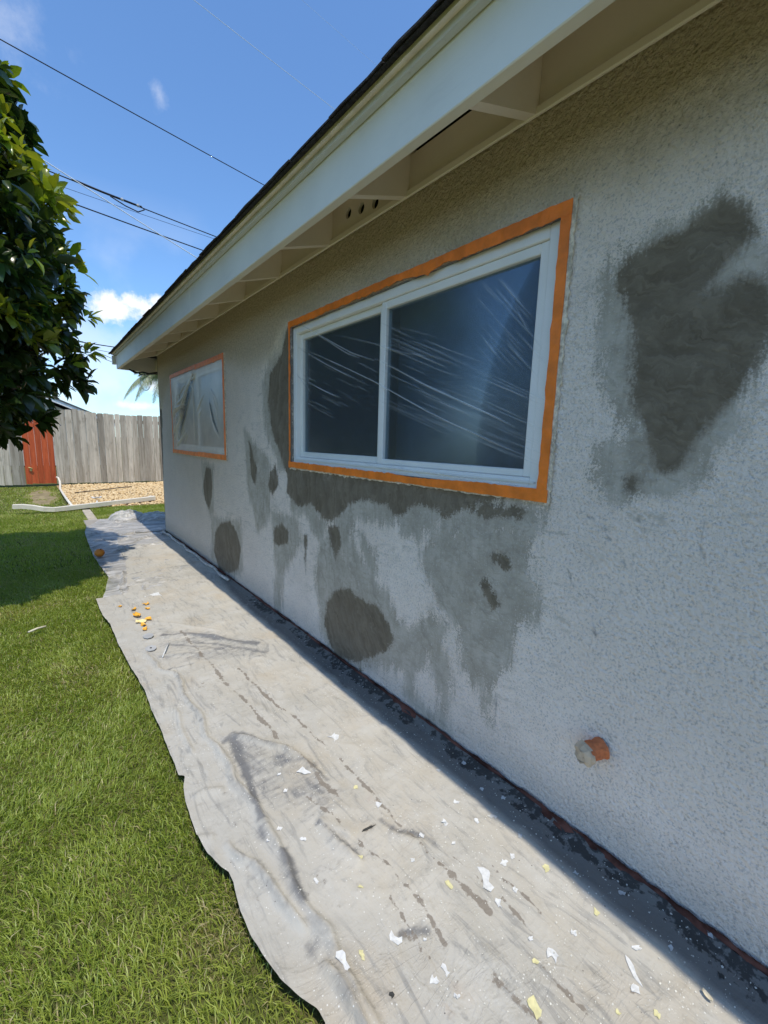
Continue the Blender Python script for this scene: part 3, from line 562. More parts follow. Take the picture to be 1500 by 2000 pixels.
for k in range(80):      # fans of fine tension creases
    u, v = rs_.uniform(740, 960), 0; v = 640 + (u - 740) * .45 + rs_.uniform(-20, 150); L = rs_.uniform(40, 130); s = .42 + rs_.uniform(-.05, .05)
    cr([(u, v), (u + L, v + L * s)], .0020, .0018, rs_.uniform(.10, .42))
for k in range(28):
    u, v = rs_.uniform(930, 1010), rs_.uniform(540, 690); L = rs_.uniform(25, 60); cr([(u, v), (u + L, v + L * 1.1)], .003, .0025, rs_.uniform(.10, .32))
for k in range(22):
    u, v = rs_.uniform(590, 700), rs_.uniform(700, 800); L = rs_.uniform(20, 45); cr([(u, v), (u + L, v + L * .5)], .003, .002, rs_.uniform(.15, .36))
cr([(1000,580),(1030,640),(1060,680)], .003, .003, .3)
for k in range(9): u = rs_.uniform(700, 1000); cr([(u, 890 + (u - 700) * .14 + 12), (u + rs_.uniform(30, 90), 890 + (u - 700) * .14 + 25)], .004, .003, rs_.uniform(.3, .6))
lump = lambda cs: (lambda t: sum(a * math.exp(-((t - c) / s) ** 2) for c, s, a in cs))
masking(.752, 2.631, 1.123, 2.052, .043, cw, MT['film'], (1000, 480), 'clear plastic film with diagonal creases and orange tape over the larger near window', (lump([(.72, .012, .012), (.60, .05, -.012), (.9, .08, -.014), (1.0, .08, -.012)]), lump([(.75, .25, -.012)])), 50)
cw = []
for pts, w, a, o in [([(384,728),(374,765),(362,800),(348,820)], .03, .03, -.8), ([(380,722),(370,758),(357,792),(346,806)], .014, .02, .5), ([(381,735),(370,790),(356,840),(350,868)], .02, .03, -1.0), ([(352,745),(350,790),(348,850)], .10, .02, -.35), ([(378,735),(366,790),(350,835),(346,860)], .018, .02, .5), ([(372,740),(360,775),(346,800)], .015, .012, .4), ([(366,745),(354,770)], .012, .01, .3),
                     ([(378,728),(381,800),(383,875)], .012, .012, .4), ([(400,770),(392,790),(385,805)], .012, .01, .25), ([(411,780),(420,820),(431,850)], .014, .014, -.8), ([(409,778),(417,818),(428,850)], .012, .014, .45), ([(413,760),(422,775),(428,800)], .012, .012, .35),
                     ([(417,775),(424,800),(430,830)], .01, .01, .35), ([(412,812),(424,840),(431,858)], .01, .01, .3), ([(368,840),(355,860),(347,872)], .014, .012, .35), ([(395,800),(390,815)], .012, .01, .3)]: cr(pts, w, a, o)
for k in range(10): u, v = rs_.uniform(345, 380), rs_.uniform(745, 850); cr([(u, v), (u - 8, v + 22)], .012, .01, rs_.uniform(.1, .35))
masking(3.86, 5.735, 1.115, 2.036, .046, cw, MT['film2'], (320, 180), 'cloudy billowing plastic and orange tape over the smaller far window', (lump([]), lump([])), 80)

for (ya_, yb_, za_, zb_) in ((.752, 2.631, 1.123, 2.052), (3.86, 5.735, 1.115, 2.036)):        # rim of old plaster showing round the tape
    link('plaster_rim', strip_me((ya_ + .004, za_ - .012), (ya_ + .004, zb_ + .004), (-1, 0), .018, 90, -.0085, .006, 301, .0022, .001), MT['rim'], house)
    link('plaster_rim', strip_me((ya_ - .012, za_ + .004), (yb_, za_ + .004), (0, -1), .011, 120, -.0078, .006, 302, .0028, .001), MT['rim'], house)
# ------------------------------------------------------------------ drop cloths
def gp(pts, z=0.0): return [on_ground(u, v, z) for u, v in pts]
FOLDS = [([(420,1455),(445,1503),(478,1561),(511,1609),(555,1671),(588,1756),(643,1836),(669,1902),(717,1987),(760,2060)], .030, .020), ([(442,1653),(497,1693),(541,1741),(570,1778),(603,1829)], .022, .022),
 ([(629,1891),(665,1935),(698,1994),(730,2060)], .022, .020), ([(430,1452),(456,1437),(508,1455),(570,1470),(607,1499),(636,1521)], .028, .018), ([(621,1609),(665,1649),(709,1686)], .03, .014), ([(760,1630),(830,1650)], .03, .012),
 ([(283,1258),(313,1250),(360,1246),(407,1248),(470,1262)], .03, .016), ([(309,1286),(360,1283),(395,1283)], .025, .014), ([(332,1314),(372,1304)], .02, .012), ([(280,1272),(312,1312),(344,1324),(360,1360),(384,1392),(412,1448),(440,1500)], .02, .016),
 ([(300,1220),(360,1225),(430,1235)], .022, .010), ([(345,1390),(360,1440),(378,1480)], .015, .010), ([(260,1175),(290,1172),(350,1160)], .03, .010), ([(690,1640),(620,1605)], .03, .010), ([(350,1660),(420,1640)], .03, .008), ([(380,1560),(440,1545)], .03, .010)]
DRIPS = [([(560,1235),(640,1310),(700,1370)], .006), ([(860,1660),(960,1740),(1040,1830)], .006), ([(600,1560),(660,1610),(690,1650)], .008), ([(760,1760),(820,1850),(840,1880)], .007), ([(352,1235),(400,1290),(450,1345),(480,1380),(520,1420),(560,1460),(600,1500),(640,1540),(670,1572)], .012), ([(465,1310),(520,1365),(570,1400),(600,1430),(650,1470),(700,1530),(740,1570),(800,1640),(880,1720),(955,1795)], .009),
 ([(700,1650),(760,1700),(820,1770),(870,1850)], .008), ([(960,1700),(1060,1795)], .006), ([(965,1915),(1035,2000),(1090,2060)], .010), ([(880,1720),(955,1790)], .016), ([(790,1830),(830,1875)], .012), ([(1060,1900),(1150,2000)], .007), ([(700,1632),(735,1615)], .010)]
SMEARS = [[(450,1440),(470,1438),(490,1500),(492,1560),(478,1545),(460,1490)], [(545,1672),(560,1668),(572,1720),(560,1725)], [(566,1735),(585,1740),(592,1765),(575,1758)], [(588,1835),(625,1835),(625,1880),(595,1885)], [(520,1480),(560,1475),(600,1490),(640,1520),(600,1510),(545,1495)],
 [(560,1535),(585,1545),(590,1570),(570,1560)], [(500,1610),(520,1615),(528,1650),(512,1645)], [(750,1615),(830,1645),(860,1665),(800,1655)], [(780,1820),(835,1815),(835,1835),(790,1838)], [(620,1605),(690,1665),(700,1680),(640,1640)]]
SOFT = [([(450,1440),(520,1450),(620,1500),(690,1560),(640,1600),(560,1600),(490,1575)], .52), ([(300,1225),(480,1245),(520,1285),(430,1300),(310,1300)], .5), ([(600,1610),(720,1640),(800,1690),(700,1720),(620,1680)], .42), ([(700,1590),(840,1640),(880,1690),(760,1640)], .4),
 ([(560,1800),(640,1810),(640,1890),(590,1890)], .55), ([(700,1890),(800,1900),(900,1990),(720,1990)], .36), ([(900,1850),(1000,1840),(1080,1950),(960,1960)], .34), ([(400,1530),(450,1560),(560,1740),(500,1740),(430,1640)], .40), ([(640,1560),(760,1600),(700,1640)], .36)]
SLINES = [([(318,1246),(360,1243),(410,1248),(450,1256),(500,1262)], .035, .9), ([(330,1262),(400,1268),(440,1274)], .03, .75), ([(380,1256),(470,1270),(520,1276)], .03, .8), ([(312,1288),(345,1284),(390,1282)], .022, .75), ([(330,1313),(372,1302)], .02, .7), ([(440,1452),(458,1437),(500,1450),(540,1462)], .016, .8), ([(457,1445),(470,1490),(490,1550),(512,1605)], .022, .95),
 ([(555,1668),(575,1715),(592,1758)], .022, 1.0), ([(540,1496),(590,1494),(640,1522)], .022, .8), ([(622,1610),(650,1632),(680,1660),(706,1682)], .014, .8), ([(745,1612),(800,1636),(850,1662)], .02, .8), ([(785,1828),(835,1825)], .016, .9), ([(340,1316),(360,1360),(392,1420)], .012, .6), ([(600,1530),(632,1550)], .02, .7)]
def interp_edge(pts): a = np.array(sorted([(y, x) for x, y in gp(pts)])); return lambda y: np.interp(y, a[:, 0], a[:, 1])
edge1 = interp_edge([(190,1180),(200,1205),(215,1225),(232,1262),(250,1300),(268,1325),(285,1360),(297,1395),(310,1420),(330,1470),(345,1512),(349,1521),(362,1523),(360,1545),(362,1575),(372,1610),(385,1640),(408,1678),(432,1703),(448,1712),(458,1735),(470,1790),(490,1840),(520,1890),(548,1930),(580,1955),(620,1985),(634,2010),(640,2050)])
def cloth(name, y0, y1, left, right, ny_, nx_, mat, label, zbase, seed, far_wave=0.0, wrinkle=.0065, drop=True, folds=FOLDS, near_wave=0.0, cat='drop cloth'):
    yv = np.linspace(0, 1, ny_); sv = np.linspace(0, 1, nx_) ** 1.0
    Sg, Tg = np.meshgrid(sv, yv, indexing='xy'); s, t = Sg.ravel(), Tg.ravel()
    yb = y0 + (y1 - y0) * t
    xl = left(yb) + .010 * (vnoise(yb * 7, yb * 0, seed, 3) - .5); right_ = np.where(yb > 6.43, .55, right) if name == 'plastic_sheet' else right; xr = right_ + .03 * (vnoise(yb * 5, yb * 0, seed + 3, 3) - .5) * (right > -.2)
    x = xl + (xr - xl) * s
    y = yb + t ** 6 * far_wave * (vnoise(x * 5, x * 0, seed + 1, 3) - .5) - (1 - t) ** 6 * near_wave * (vnoise(x * 5, x * 0 + 3, seed + 1, 3) - .5)
    P = np.stack([x, y], 1); z = np.full(len(P), zbase); dl = x - xl
    z += wrinkle * (vnoise(x * 9, y * 5, seed + 2, 4) - .5) * 2 + wrinkle * .8 * np.maximum(0, vnoise(x * 26, y * 11, seed + 4, 3) - .5)
    wx = (vnoise(x * 6, y * 6, seed + 6, 3)[:, None] - .5) * .05
    fo = np.zeros(len(P))
    rgd = (1 - np.abs(2 * vnoise(x * 3.5 + .6 * vnoise(x * 4, y * 4, seed + 13), y * 5.5, seed + 12, 3) - 1)) ** 6; z += wrinkle * .7 * rgd * (x < -.2)
    for (l, w, a) in folds:
        q, tt, sd_ = d_line(P + wx, gp(l)); fo = np.maximum(fo, (a / .02) * np.exp(-(q / (w * 1.1)) ** 2) * np.where(sd_ > 0, .35, 1) * np.clip(np.minimum(tt, 1 - tt) * 8, 0, 1)); w = w * .75; z += a * .85 * np.exp(-(q / w) ** 2) * np.where(sd_ > 0, np.exp(-(q / (w * .45)) ** 2), 1) * np.clip(np.minimum(tt, 1 - tt) * 8, 0, 1) ** .5
    # the free edge ripples over the grass
    z += np.exp(-(dl / .05) ** 2) * (.012 * (vnoise(y * 9, y * 0, seed + 8, 3) - .35)) + np.exp(-(dl / .018) ** 2) * .012 * (vnoise(y * 22, y * 0, seed + 9, 2) - .4)
    dw = xr - x
    if right > -.2: z += .012 * np.exp(-(dw / .03) ** 2)
    V = np.stack([x, y, z], 1); I = np.arange(len(P)).reshape(ny_, nx_); F = np.stack([I[:-1, :-1], I[:-1, 1:], I[1:, 1:], I[1:, :-1]], -1).reshape(-1, 4)
    me = np_mesh(V, F, True); attr(me, 'edge', dl); attr(me, 'fold', fo)
    dr = np.zeros(len(P)); wj = (vnoise(x * 12, y * 12, seed + 11, 3)[:, None] - .5) * .025
    for (l, w) in DRIPS: dr = np.maximum(dr, np.exp(-(d_line(P + wj, gp(l))[0] / w) ** 2) * (.55 + .6 * (vnoise(y * 7, y * 0, 40, 3) - .3)))
    attr(me, 'drip', dr)
    sm = np.zeros(len(P))
    for pl in SMEARS: sm = np.maximum(sm, np.clip(.5 + sd_poly(P + wj * 2, gp(pl)) / .06, 0, 1))
    for l, w, k in SLINES: sm = np.maximum(sm, k * np.exp(-(d_line(P + wj * 1.5, gp(l))[0] / w) ** 2))
    for pl, k in SOFT: sm = np.maximum(sm, k * np.clip(.6 + sd_poly(P + wj * 2, gp(pl)) / .12, 0, 1))
    attr(me, 'smear', sm)
    shade_stain = np.clip((x + .215) / .15, 0, 1) * np.clip((4.6 - y) / 1.5, .25, 1); attr(me, 'shade_stain', shade_stain)  # strip by the wall: painted-in shade together with its dark stains
    o = link(name, me, mat); tag(o, label, cat); return o
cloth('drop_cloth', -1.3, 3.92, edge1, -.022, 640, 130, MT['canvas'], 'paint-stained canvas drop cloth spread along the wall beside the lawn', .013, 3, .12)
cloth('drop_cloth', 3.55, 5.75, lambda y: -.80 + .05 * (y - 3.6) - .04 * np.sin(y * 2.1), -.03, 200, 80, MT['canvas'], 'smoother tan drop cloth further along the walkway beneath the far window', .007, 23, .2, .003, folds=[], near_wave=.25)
pl_left = interp_edge([(640,2050),(200,1205),(185,1165),(215,1130),(205,1110),(190,1080),(178,1060),(165,1042),(172,1034)])
def pe(y): return np.interp(y, [3.4, 3.8, 4.1, 4.5, 5.0, 5.5, 6.2, 6.9, 7.3, 8.2], [-1.0, -1.04, -.97, -.90, -.92, -.93, -.92, -.90, -.84, -.5])
PF = []
rp = random.Random(9)
for k in range(46):
    y = rp.uniform(3.7, 7.9); x = rp.uniform(-.98, -.1) if y > 5.3 else rp.uniform(-1.0, -.72); L = rp.uniform(.12, .5); a = rp.choice([1.5, 1.4, .1, .3, -.2, 1.7, .9]); PF.append(((x, y), (x + L * math.cos(a), y + L * math.sin(a)), rp.uniform(.01, .022), rp.uniform(.01, .03)))
_gp = gp
def gp(pts, z=0.0):
    return list(pts) if max(abs(p[0]) + abs(p[1]) for p in pts) < 20 else _gp(pts, z)
cloth('plastic_sheet', 3.62, 7.85, pe, -.02, 340, 90, MT['plastic'], 'wrinkled translucent plastic sheet showing beyond and beside the canvas', .0035, 43, .3, .006, folds=[([a, b], w, h) for a, b, w, h in PF], near_wave=.1, cat='plastic sheet')
# bunched end of the plastic
def heap(name, cx, cy, rx, ry, h, mat, seed, n=60):
    a, b = np.meshgrid(np.linspace(-1, 1, n), np.linspace(-1, 1, n), indexing='ij'); a, b = a.ravel(), b.ravel(); r = np.sqrt(a * a + b * b)
    x = cx + rx * a; y = cy + ry * b; z = .004 + h * np.clip(1 - r ** 2, 0, 1) ** .7 * (.45 + .9 * vnoise(a * 5, b * 4, seed, 4)) * (r < 1)
    z -= .03 * (r >= .98)
    I = np.arange(n * n).reshape(n, n); F = np.stack([I[:-1, :-1], I[1:, :-1], I[1:, 1:], I[:-1, 1:]], -1).reshape(-1, 4); keep = (r[F] < 1.02).all(1)
    return link(name, np_mesh(np.stack([x, y, z], 1), F[keep], True), mat)
tag(heap('plastic_bundle', -.27, 7.75, .27, .26, .13, MT['plastic'], 60), 'bunched-up clear plastic heap at the far end by the grass', 'plastic sheet')
tag(heap('plastic_bundle', .12, 7.62, .30, .30, .09, MT['plastic'], 64), 'flat rumpled plastic roll in the shade past the house corner', 'plastic sheet')
# red paper strip standing against the foot of the wall
n = 260; V, F = [], []
for i in range(n + 1):
    y = -1.2 + 6.9 * i / n; w = .017 + .014 * math.sin(i * .31) * math.sin(i * .113) + random.uniform(-.006, .006); far = max(0, min(1, (3.2 - y) / 1.5)); w *= .45 + .55 * far
    V += [(-.012 - w, y, .020 + random.uniform(-.002, .004)), (-.012 - w * .5, y, .025 + random.uniform(-.004, .006)), (-.010, y, .030 + random.uniform(-.004, .006)), (-.0065, y, .022)]
for i in range(n):
    for k in range(3): F.append([i * 4 + k, i * 4 + k + 1, i * 4 + 4 + k + 1, i * 4 + 4 + k])
tag(link('paper_strip', mesh_from(V, F, True), MT['rosin']), 'thin red-brown paper strip tucked along the foot of the stucco wall', 'masking paper')
# loose white hose-like plastic roll at the far foot of the wall
tag(link('plastic_roll', tube_me([(-.06 - .012 * math.sin(k * 1.3), 3.75 + k * .12, .035 + .006 * math.sin(k * 2.1)) for k in range(22)], .013, 8), MT['plastic']), 'thin roll of plastic lying against the far foot of the wall', 'plastic sheet')

# ------------------------------------------------------------------ flakes and scraps on the cloth
def flake_me(cx, cy, L, Wd, ang, z, seed, th=.0009, curl=.0018):
    r = random.Random(seed); corner = [(-1, -1), (-.35, -1), (.4, -1), (1, -1), (1, .1), (1, 1), (.3, 1), (-.4, 1), (-1, 1), (-1, -.1)]; n = 10; top = []
    for px, py in corner:
        x, y = L * .5 * px * r.uniform(.55, 1.1), Wd * .5 * py * r.uniform(.35, 1.15) + Wd * .12 * r.uniform(-1, 1)
        top.append((cx + x * math.cos(ang) - y * math.sin(ang), cy + x * math.sin(ang) + y * math.cos(ang), z + r.uniform(0, curl)))
    V = [(cx, cy, z + th)] + [(p[0], p[1], p[2] + th) for p in top] + [(p[0], p[1], p[2]) for p in top] + [(cx, cy, z)]
    F = [[0, 1 + k, 1 + (k + 1) % n] for k in range(n)] + [[1 + k, 1 + n + k, 1 + n + (k + 1) % n, 1 + (k + 1) % n] for k in range(n)] + [[1 + 2 * n, 1 + n + (k + 1) % n, 1 + n + k] for k in range(n)]
    return mesh_from(V, F)
CH = [  # u, v, length px, width px, screen tilt deg, colour, label or None
 (948,1724,50,20,75,'w','longest white paint flake, upright strip shape near the shadow line'), (869,1904,30,14,70,'w','white strip flake next to a square one on the near drop cloth'), (849,1925,18,15,20,'w','small squarish white flake beside the white strip flake'),
 (669,1897,44,20,60,'w','big torn white flake on the crease near the lawn edge'), (772,1846,28,24,30,'w','chunky crumbled white flake in the middle of the near cloth'), (974,1772,22,10,75,'w','tall white flake just below the longest one'), (984,1692,14,12,30,'w','blocky white flake just above the longest one'), (1005,1746,12,10,30,'w',None), (1080,1874,30,18,35,'w','broad thin whitish flake close below the shadow line'),
 (1120,1829,14,11,20,'w','white flake between the broad whitish flake and the shadow edge'), (1241,1862,12,16,60,'w',None), (1236,1905,66,9,62,'w','long sliver of white paint by the shadow edge at bottom right'), (1240,1942,24,14,20,'w','jagged white flake at the lower end of the long sliver'), (1036,1843,11,9,0,'w',None), (891,1958,14,10,20,'w',None), (868,1614,14,9,30,'w','white flake on the sunlit cloth, left of a similar one near the shade'), (931,1612,14,8,60,'w','upright white flake touching the shadow edge above the others'), (891,1575,12,8,20,'w',None), (822,1639,10,8,20,'w',None), (1001,1680,10,9,10,'w',None), (886,1654,9,8,0,'w',None), (829,1843,8,7,0,'w',None),
 (652,1447,18,14,30,'w','pointed white flake lying between the two dribble lines'), (596,1515,26,14,20,'w','smeared white flake cluster on the grey fold'), (558,1550,8,7,0,'w','tiny white flake below the smeared white cluster'), (545,1517,8,6,0,'w',None), (592,1646,12,8,20,'w','small white flake on the bare cloth right of the long crease'), (546,1624,10,8,10,'w',None), (739,1580,14,11,20,'w','round-cornered white flake above the dark splinter'), (823,1640,11,8,30,'w','white flake lying right of the dark splinter'), (867,1613,12,7,20,'w',None), (618,1730,14,9,40,'w','white flake halfway along the long crease, below the short fold'), (524,1653,8,6,20,'w','tiny white flake sitting right on the long crease'), (806,1688,9,8,0,'w',None), (830,1844,8,7,0,'w',None), (893,1957,10,8,0,'w',None),
 (877,1736,26,8,55,'y','curled pale yellow strip flake on the sunlit cloth'), (706,1875,24,12,70,'y','yellow flake of angular shape near the lawn side crease'), (1066,1703,18,13,50,'y','yellow crumpled flake right at the shadow line'), (1164,1792,14,11,30,'y','yellow flake between the crumpled one and the shaded strip'), (1045,1888,14,9,30,'y','small yellow flake left of the broad whitish flake'), (1043,1979,46,22,60,'y','largest yellow flake, at the very front of the cloth'), (1206,1990,14,9,40,'y','small yellow flake at the front, right of the largest yellow one'), (1281,1993,18,10,40,'y','yellow flake at the front edge nearest the shaded strip'), (695,1545,11,9,0,'y','yellowish flake above the dark splinter, on a dribble line'), (704,1686,9,7,0,'y','tiny yellow flake just below the dark splinter'), (704,1743,11,8,20,'y','small yellow flake below the splinter beside a pinkish stain'),
 (1213,1752,16,8,20,'g','pale angular flake in the shaded strip by the wall'), (1309,1860,14,9,40,'g','pale flake in the shade nearest the camera, by the red paper'), (940,1548,9,6,30,'g',None), (982,1566,9,6,30,'g',None), (905,1498,8,6,30,'g',None), (856,1512,9,6,30,'g',None), (1124,1713,12,7,40,'g','pale flake in the shade directly below the wrapped pipe'), (1385,1841,12,9,20,'g','pale flake lying against the red paper at the wall foot'), (1015,1640,10,8,20,'g',None), (963,1600,16,8,20,'g','pale flake half on the shadow line between two white ones'),
 (1407,1916,14,12,30,'d','dark green-black scrap in the shade at bottom right'), (718,1627,32,5,-28,'d','thin dark splinter lying across the sunlit cloth'), (764,1954,12,10,50,'d','small dark scrap at the front of the cloth'), (985,1490,6,6,0,'d',None),
 (299,1167,34,8,-8,'w','white paper scrap beyond the orange peel'), (426,1110,16,6,-10,'y','thin pale scrap far away beside the shadow line'), (408,1098,14,6,0,'w','thin white scrap in the shade at the far wall foot')]
lab = dict(w='small white paint flake scattered on the sunlit drop cloth', y='small pale yellow paint flake on the sunlit drop cloth', g='small pale paint flake in the shaded strip along the wall', d='tiny dark crumb on the sunlit drop cloth')
grp = dict(w='white paint flakes on the drop cloth', y='yellow paint flakes on the drop cloth', g='pale flakes in the shaded strip', d='dark scraps on the drop cloth')
dg = bpy.context.evaluated_depsgraph_get()
def drop_z(x, y):
    dg.update(); hit, loc, *_ = S.ray_cast(dg, Vector((x, y, .4)), Vector((0, 0, -1))); return loc.z if hit else 0.0
mk = dict(w='flake_w', y='flake_y', g='flake_g', d='flake_d')
for i, (u, v, L, Wd, a, c, l) in enumerate(CH):
    p0 = np.array(on_ground(u, v)); ca, sa = math.cos(math.radians(a)), math.sin(math.radians(a))
    pa = np.array(on_ground(u + L / 2 * ca, v + L / 2 * sa)) - np.array(on_ground(u - L / 2 * ca, v - L / 2 * sa)); pb = np.array(on_ground(u - Wd / 2 * sa, v + Wd / 2 * ca)) - np.array(on_ground(u + Wd / 2 * sa, v - Wd / 2 * ca))
    z = drop_z(*p0) + .0008
    o = link('paint_flake' if c != 'd' else 'dark_scrap', flake_me(p0[0], p0[1], np.hypot(*pa), np.hypot(*pb), math.atan2(pa[1], pa[0]), z, i), MT[mk[c]])
    tag(o, l or lab[c], 'paint flake' if c != 'd' else 'scrap', grp[c])
# crumbs nobody could count
V, F = [], []; nf = 6500
fy = RNG.uniform(.05, 4.6, nf); fx = -.04 - np.abs(RNG.normal(0, .38, nf)); ok = (fx > -.95); fy, fx = fy[ok], fx[ok]
Vs, Fs = [], []; k = 0
zc = {}
for x, y in zip(fx, fy):
    key = (round(x, 2), round(y, 2))
    if key not in zc: zc[key] = S.ray_cast(dg, Vector((x, y, .4)), Vector((0, 0, -1)))[1].z
    z = zc[key] + .0012; s = .0008 + .0030 * RNG.uniform() ** 3.0; a = RNG.uniform(0, 6.28); e = RNG.uniform(.4, 1)
    for q in range(5):
        t = a + q * 1.2566; Vs.append((x + s * math.cos(t) * RNG.uniform(.7, 1.2), y + s * e * math.sin(t) * RNG.uniform(.7, 1.2), z + RNG.uniform(0, .001)))
    Fs.append([k, k + 1, k + 2, k + 3, k + 4]); k += 5
tag(link('paint_crumbs', mesh_from(Vs, Fs), MT['crumb']), 'fine whitish paint crumbs sprinkled over the drop cloth', None, None, 'stuff')
# orange, its peel, plates, sticks
def leaf_curl(cx, cy, z, L, Wd, ang, up, n=6, th=.003):
    V, F = [], []
    for i in range(n + 1):
        t = i / n * 2 - 1; w = Wd * math.sqrt(max(0, 1 - t * t * .93))
        for j in range(5):
            q = j / 4 * 2 - 1; x, y = t * L / 2, q * w / 2; zz = up * (t * t * .6 + q * q * .8) + .002; V.append((cx + x * math.cos(ang) - y * math.sin(ang), cy + x * math.sin(ang) + y * math.cos(ang), z + zz))
    m = len(V); V += [(a, b, c - th) for a, b, c in V]
    for i in range(n):
        for j in range(4): q = [i * 5 + j, i * 5 + j + 1, i * 5 + 5 + j + 1, i * 5 + 5 + j]; F += [q, [m + t for t in q[::-1]]]
    for i in range(n): F += [[i * 5, i * 5 + 5, m + i * 5 + 5, m + i * 5], [i * 5 + 4, m + i * 5 + 4, m + i * 5 + 9, i * 5 + 9]]
    for j in range(4): F += [[j, m + j, m + j + 1, j + 1], [n * 5 + j, n * 5 + j + 1, m + n * 5 + j + 1, m + n * 5 + j]]
    return mesh_from(V, F, True)
PEEL = [(262,1196,.055,'orange peel piece at the far tip of the peel pile'), (268,1208,.085,'largest curled orange peel in the middle of the pile'), (275,1221,.08,'yellowish peel showing its pale pith at the near side of the pile'), (290,1216,.055,'orange peel piece on the wall side of the pile'), (286,1184,.06,'flat yellow peel piece lying beyond the pile'), (288,1194,.04,'small peel scrap between the far piece and the pile'), (285,1234,.055,'single peel piece nearest the camera, by the grey plates'), (235,1189,.035,'lone pinkish peel crumb on the lawn side of the pile'), (280,1226,.05,'torn peel piece leaning on the pale one')]
for i, (u, v, s, l) in enumerate(PEEL):
    s *= .85
    x, y = on_ground(u, v); o = link('orange_peel', flake_me(x, y, s * 1.1, s * .75, random.uniform(0, 3.1), drop_z(x, y) + .003, 400 + i, .0028, .020 * s / .06) if i != 1 else leaf_curl(x, y, drop_z(x, y) + .005, s, s * .62, 1.9, .012 * s / .06, 7, .0015), MT['peel' if i not in (2, 4) else 'pith'] if i in (2,) else MT['peel'])
    tag(o, l, 'orange peel', 'bits of orange peel on the drop cloth')
ox, oy = on_ground(195, 1088)
orange = empty('orange', (ox, oy, drop_z(ox, oy)), 'whole orange lying in tree shade on the plastic sheet', 'fruit')
bm = bmesh.new(); bmesh.ops.create_uvsphere(bm, u_segments=24, v_segments=16, radius=.048)
for v in bm.verts: v.co.z *= .92; v.co.z += .042
me = bpy.data.meshes.new('o'); bm.to_mesh(me); bm.free(); me.polygons.foreach_set('use_smooth', [True] * len(me.polygons)); link('peel_skin', me, MT['orange'], orange, False)
link('stem_button', tube_me([(.012, -.02, .080), (.013, -.022, .090)], .005, 6), MT['bark'], orange, False)
for i, (u, v, l) in enumerate([(290,1248,'grey eight-sided plate nearer the orange peel'), (295,1272,'grey eight-sided plate with a hole, beside the fold')]):
    x, y = on_ground(u, v); z = drop_z(x, y) + .006; r = .032; pts = [(x + r * math.cos(a + .4), y + r * 1.25 * math.sin(a + .4)) for a in np.linspace(0, 2 * math.pi, 8, endpoint=False)]
    p = empty('cover_plate', (x, y, z), l, 'cover plate', 'two grey plates on the drop cloth')
    link('plate', prism_me(pts, 2, z, z + .004), MT['grey_plate'], p)
    if i: link('hole', prism_me([(x + .006 * math.cos(a), y + .008 * math.sin(a)) for a in np.linspace(0, 6.283, 10, endpoint=False)], 2, z + .0042, z + .0048), MT['dark'], p)
x0_, y0_ = on_ground(318, 1290); x1_, y1_ = on_ground(330, 1262)
tag(link('plastic_strip', tube_me([(x0_, y0_, drop_z(x0_, y0_) + .006), ((x0_ + x1_) / 2 + .004, (y0_ + y1_) / 2, .034), (x1_, y1_, drop_z(x1_, y1_) + .006)], .0035, 6), MT['flake_w']), 'thin white strip lying on the folds beside the grey plates', 'scrap')
x0_, y0_ = on_ground(56, 1238); x1_, y1_ = on_ground(90, 1227)
tag(link('stick', tube_me([(x0_, y0_, .012), ((x0_ + x1_) / 2, (y0_ + y1_) / 2 + .006, .016), (x1_, y1_, .014)], .007, 7), MT['straw']), 'short pale stick lying on the sunny grass', 'stick')
x0_, y0_ = on_ground(1379, 1958)
tag(link('dry_leaf', leaf_curl(x0_, y0_, drop_z(x0_, y0_) + .004, .024, .012, 1.2, .006, 6, .001), MT['straw']), 'curled dry leaf right on the shadow line in front', 'leaf')

# ------------------------------------------------------------------ masked pipe stub low on the wall
py_, pz = on_wall(1176, 1460)
pipe = empty('masked_pipe', (0, py_, pz), 'pipe stub low on the wall wrapped in red tape and crumpled paper', 'pipe')
axis = Vector((-1, .42, -.10)).normalized(); e1 = axis.cross(Vector((0, 0, 1))).normalized(); e2 = axis.cross(e1)
def ring_tube(prof, seg, seed, jit):
    r_ = random.Random(seed); V, F = [], []; b0 = Vector((0, py_, pz))
    for (d, r) in [(d * 1.1, r * 1.15) for d, r in prof]:
        for k in range(seg): a = 2 * math.pi * k / seg; q = r * (1 + r_.uniform(-jit, jit)); V.append(b0 + axis * (d + r_.uniform(-jit, jit) * .02) + (e1 * math.cos(a) + e2 * math.sin(a)) * q)
    for i in range(len(prof) - 1):
        for k in range(seg): F.append([i * seg + k, i * seg + (k + 1) % seg, (i + 1) * seg + (k + 1) % seg, (i + 1) * seg + k])
    F.append(list(range((len(prof) - 1) * seg, len(prof) * seg))); return mesh_from(V, F)
link('pipe', ring_tube([(-.03, .016), (.03, .016), (.06, .016)], 14, 1, 0), MT['grey_plate'], pipe)
link('tape_wrap', ring_tube([(.002, .029), (.010, .026), (.022, .0255), (.034, .026), (.046, .0275), (.058, .027)], 18, 2, .085), MT['tape_red'], pipe)
link('tape_flap', leaf_curl(0, py_, pz, .02, .012, 0, .003), MT['tape_red'], pipe)
link('paper_cap', ring_tube([(.052, .0282), (.060, .0305), (.070, .0295), (.078, .022), (.072, .012), (.080, .004)], 11, 5, .17), MT['paper_grey'], pipe)
V, F = [], []
for k in range(9):
    a = 1.2 + k * .28
    for (d, r) in ((.054, .0290), (.072, .032), (.088, .022)): V.append(Vector((0, py_, pz)) + axis * (d + random.uniform(-.004, .004)) + (e1 * math.cos(a) + e2 * math.sin(a)) * (r + random.uniform(-.002, .002)))
for k in range(8):
    for j in range(2): F.append([k * 3 + j, k * 3 + j + 1, k * 3 + 4 + j, k * 3 + 3 + j])
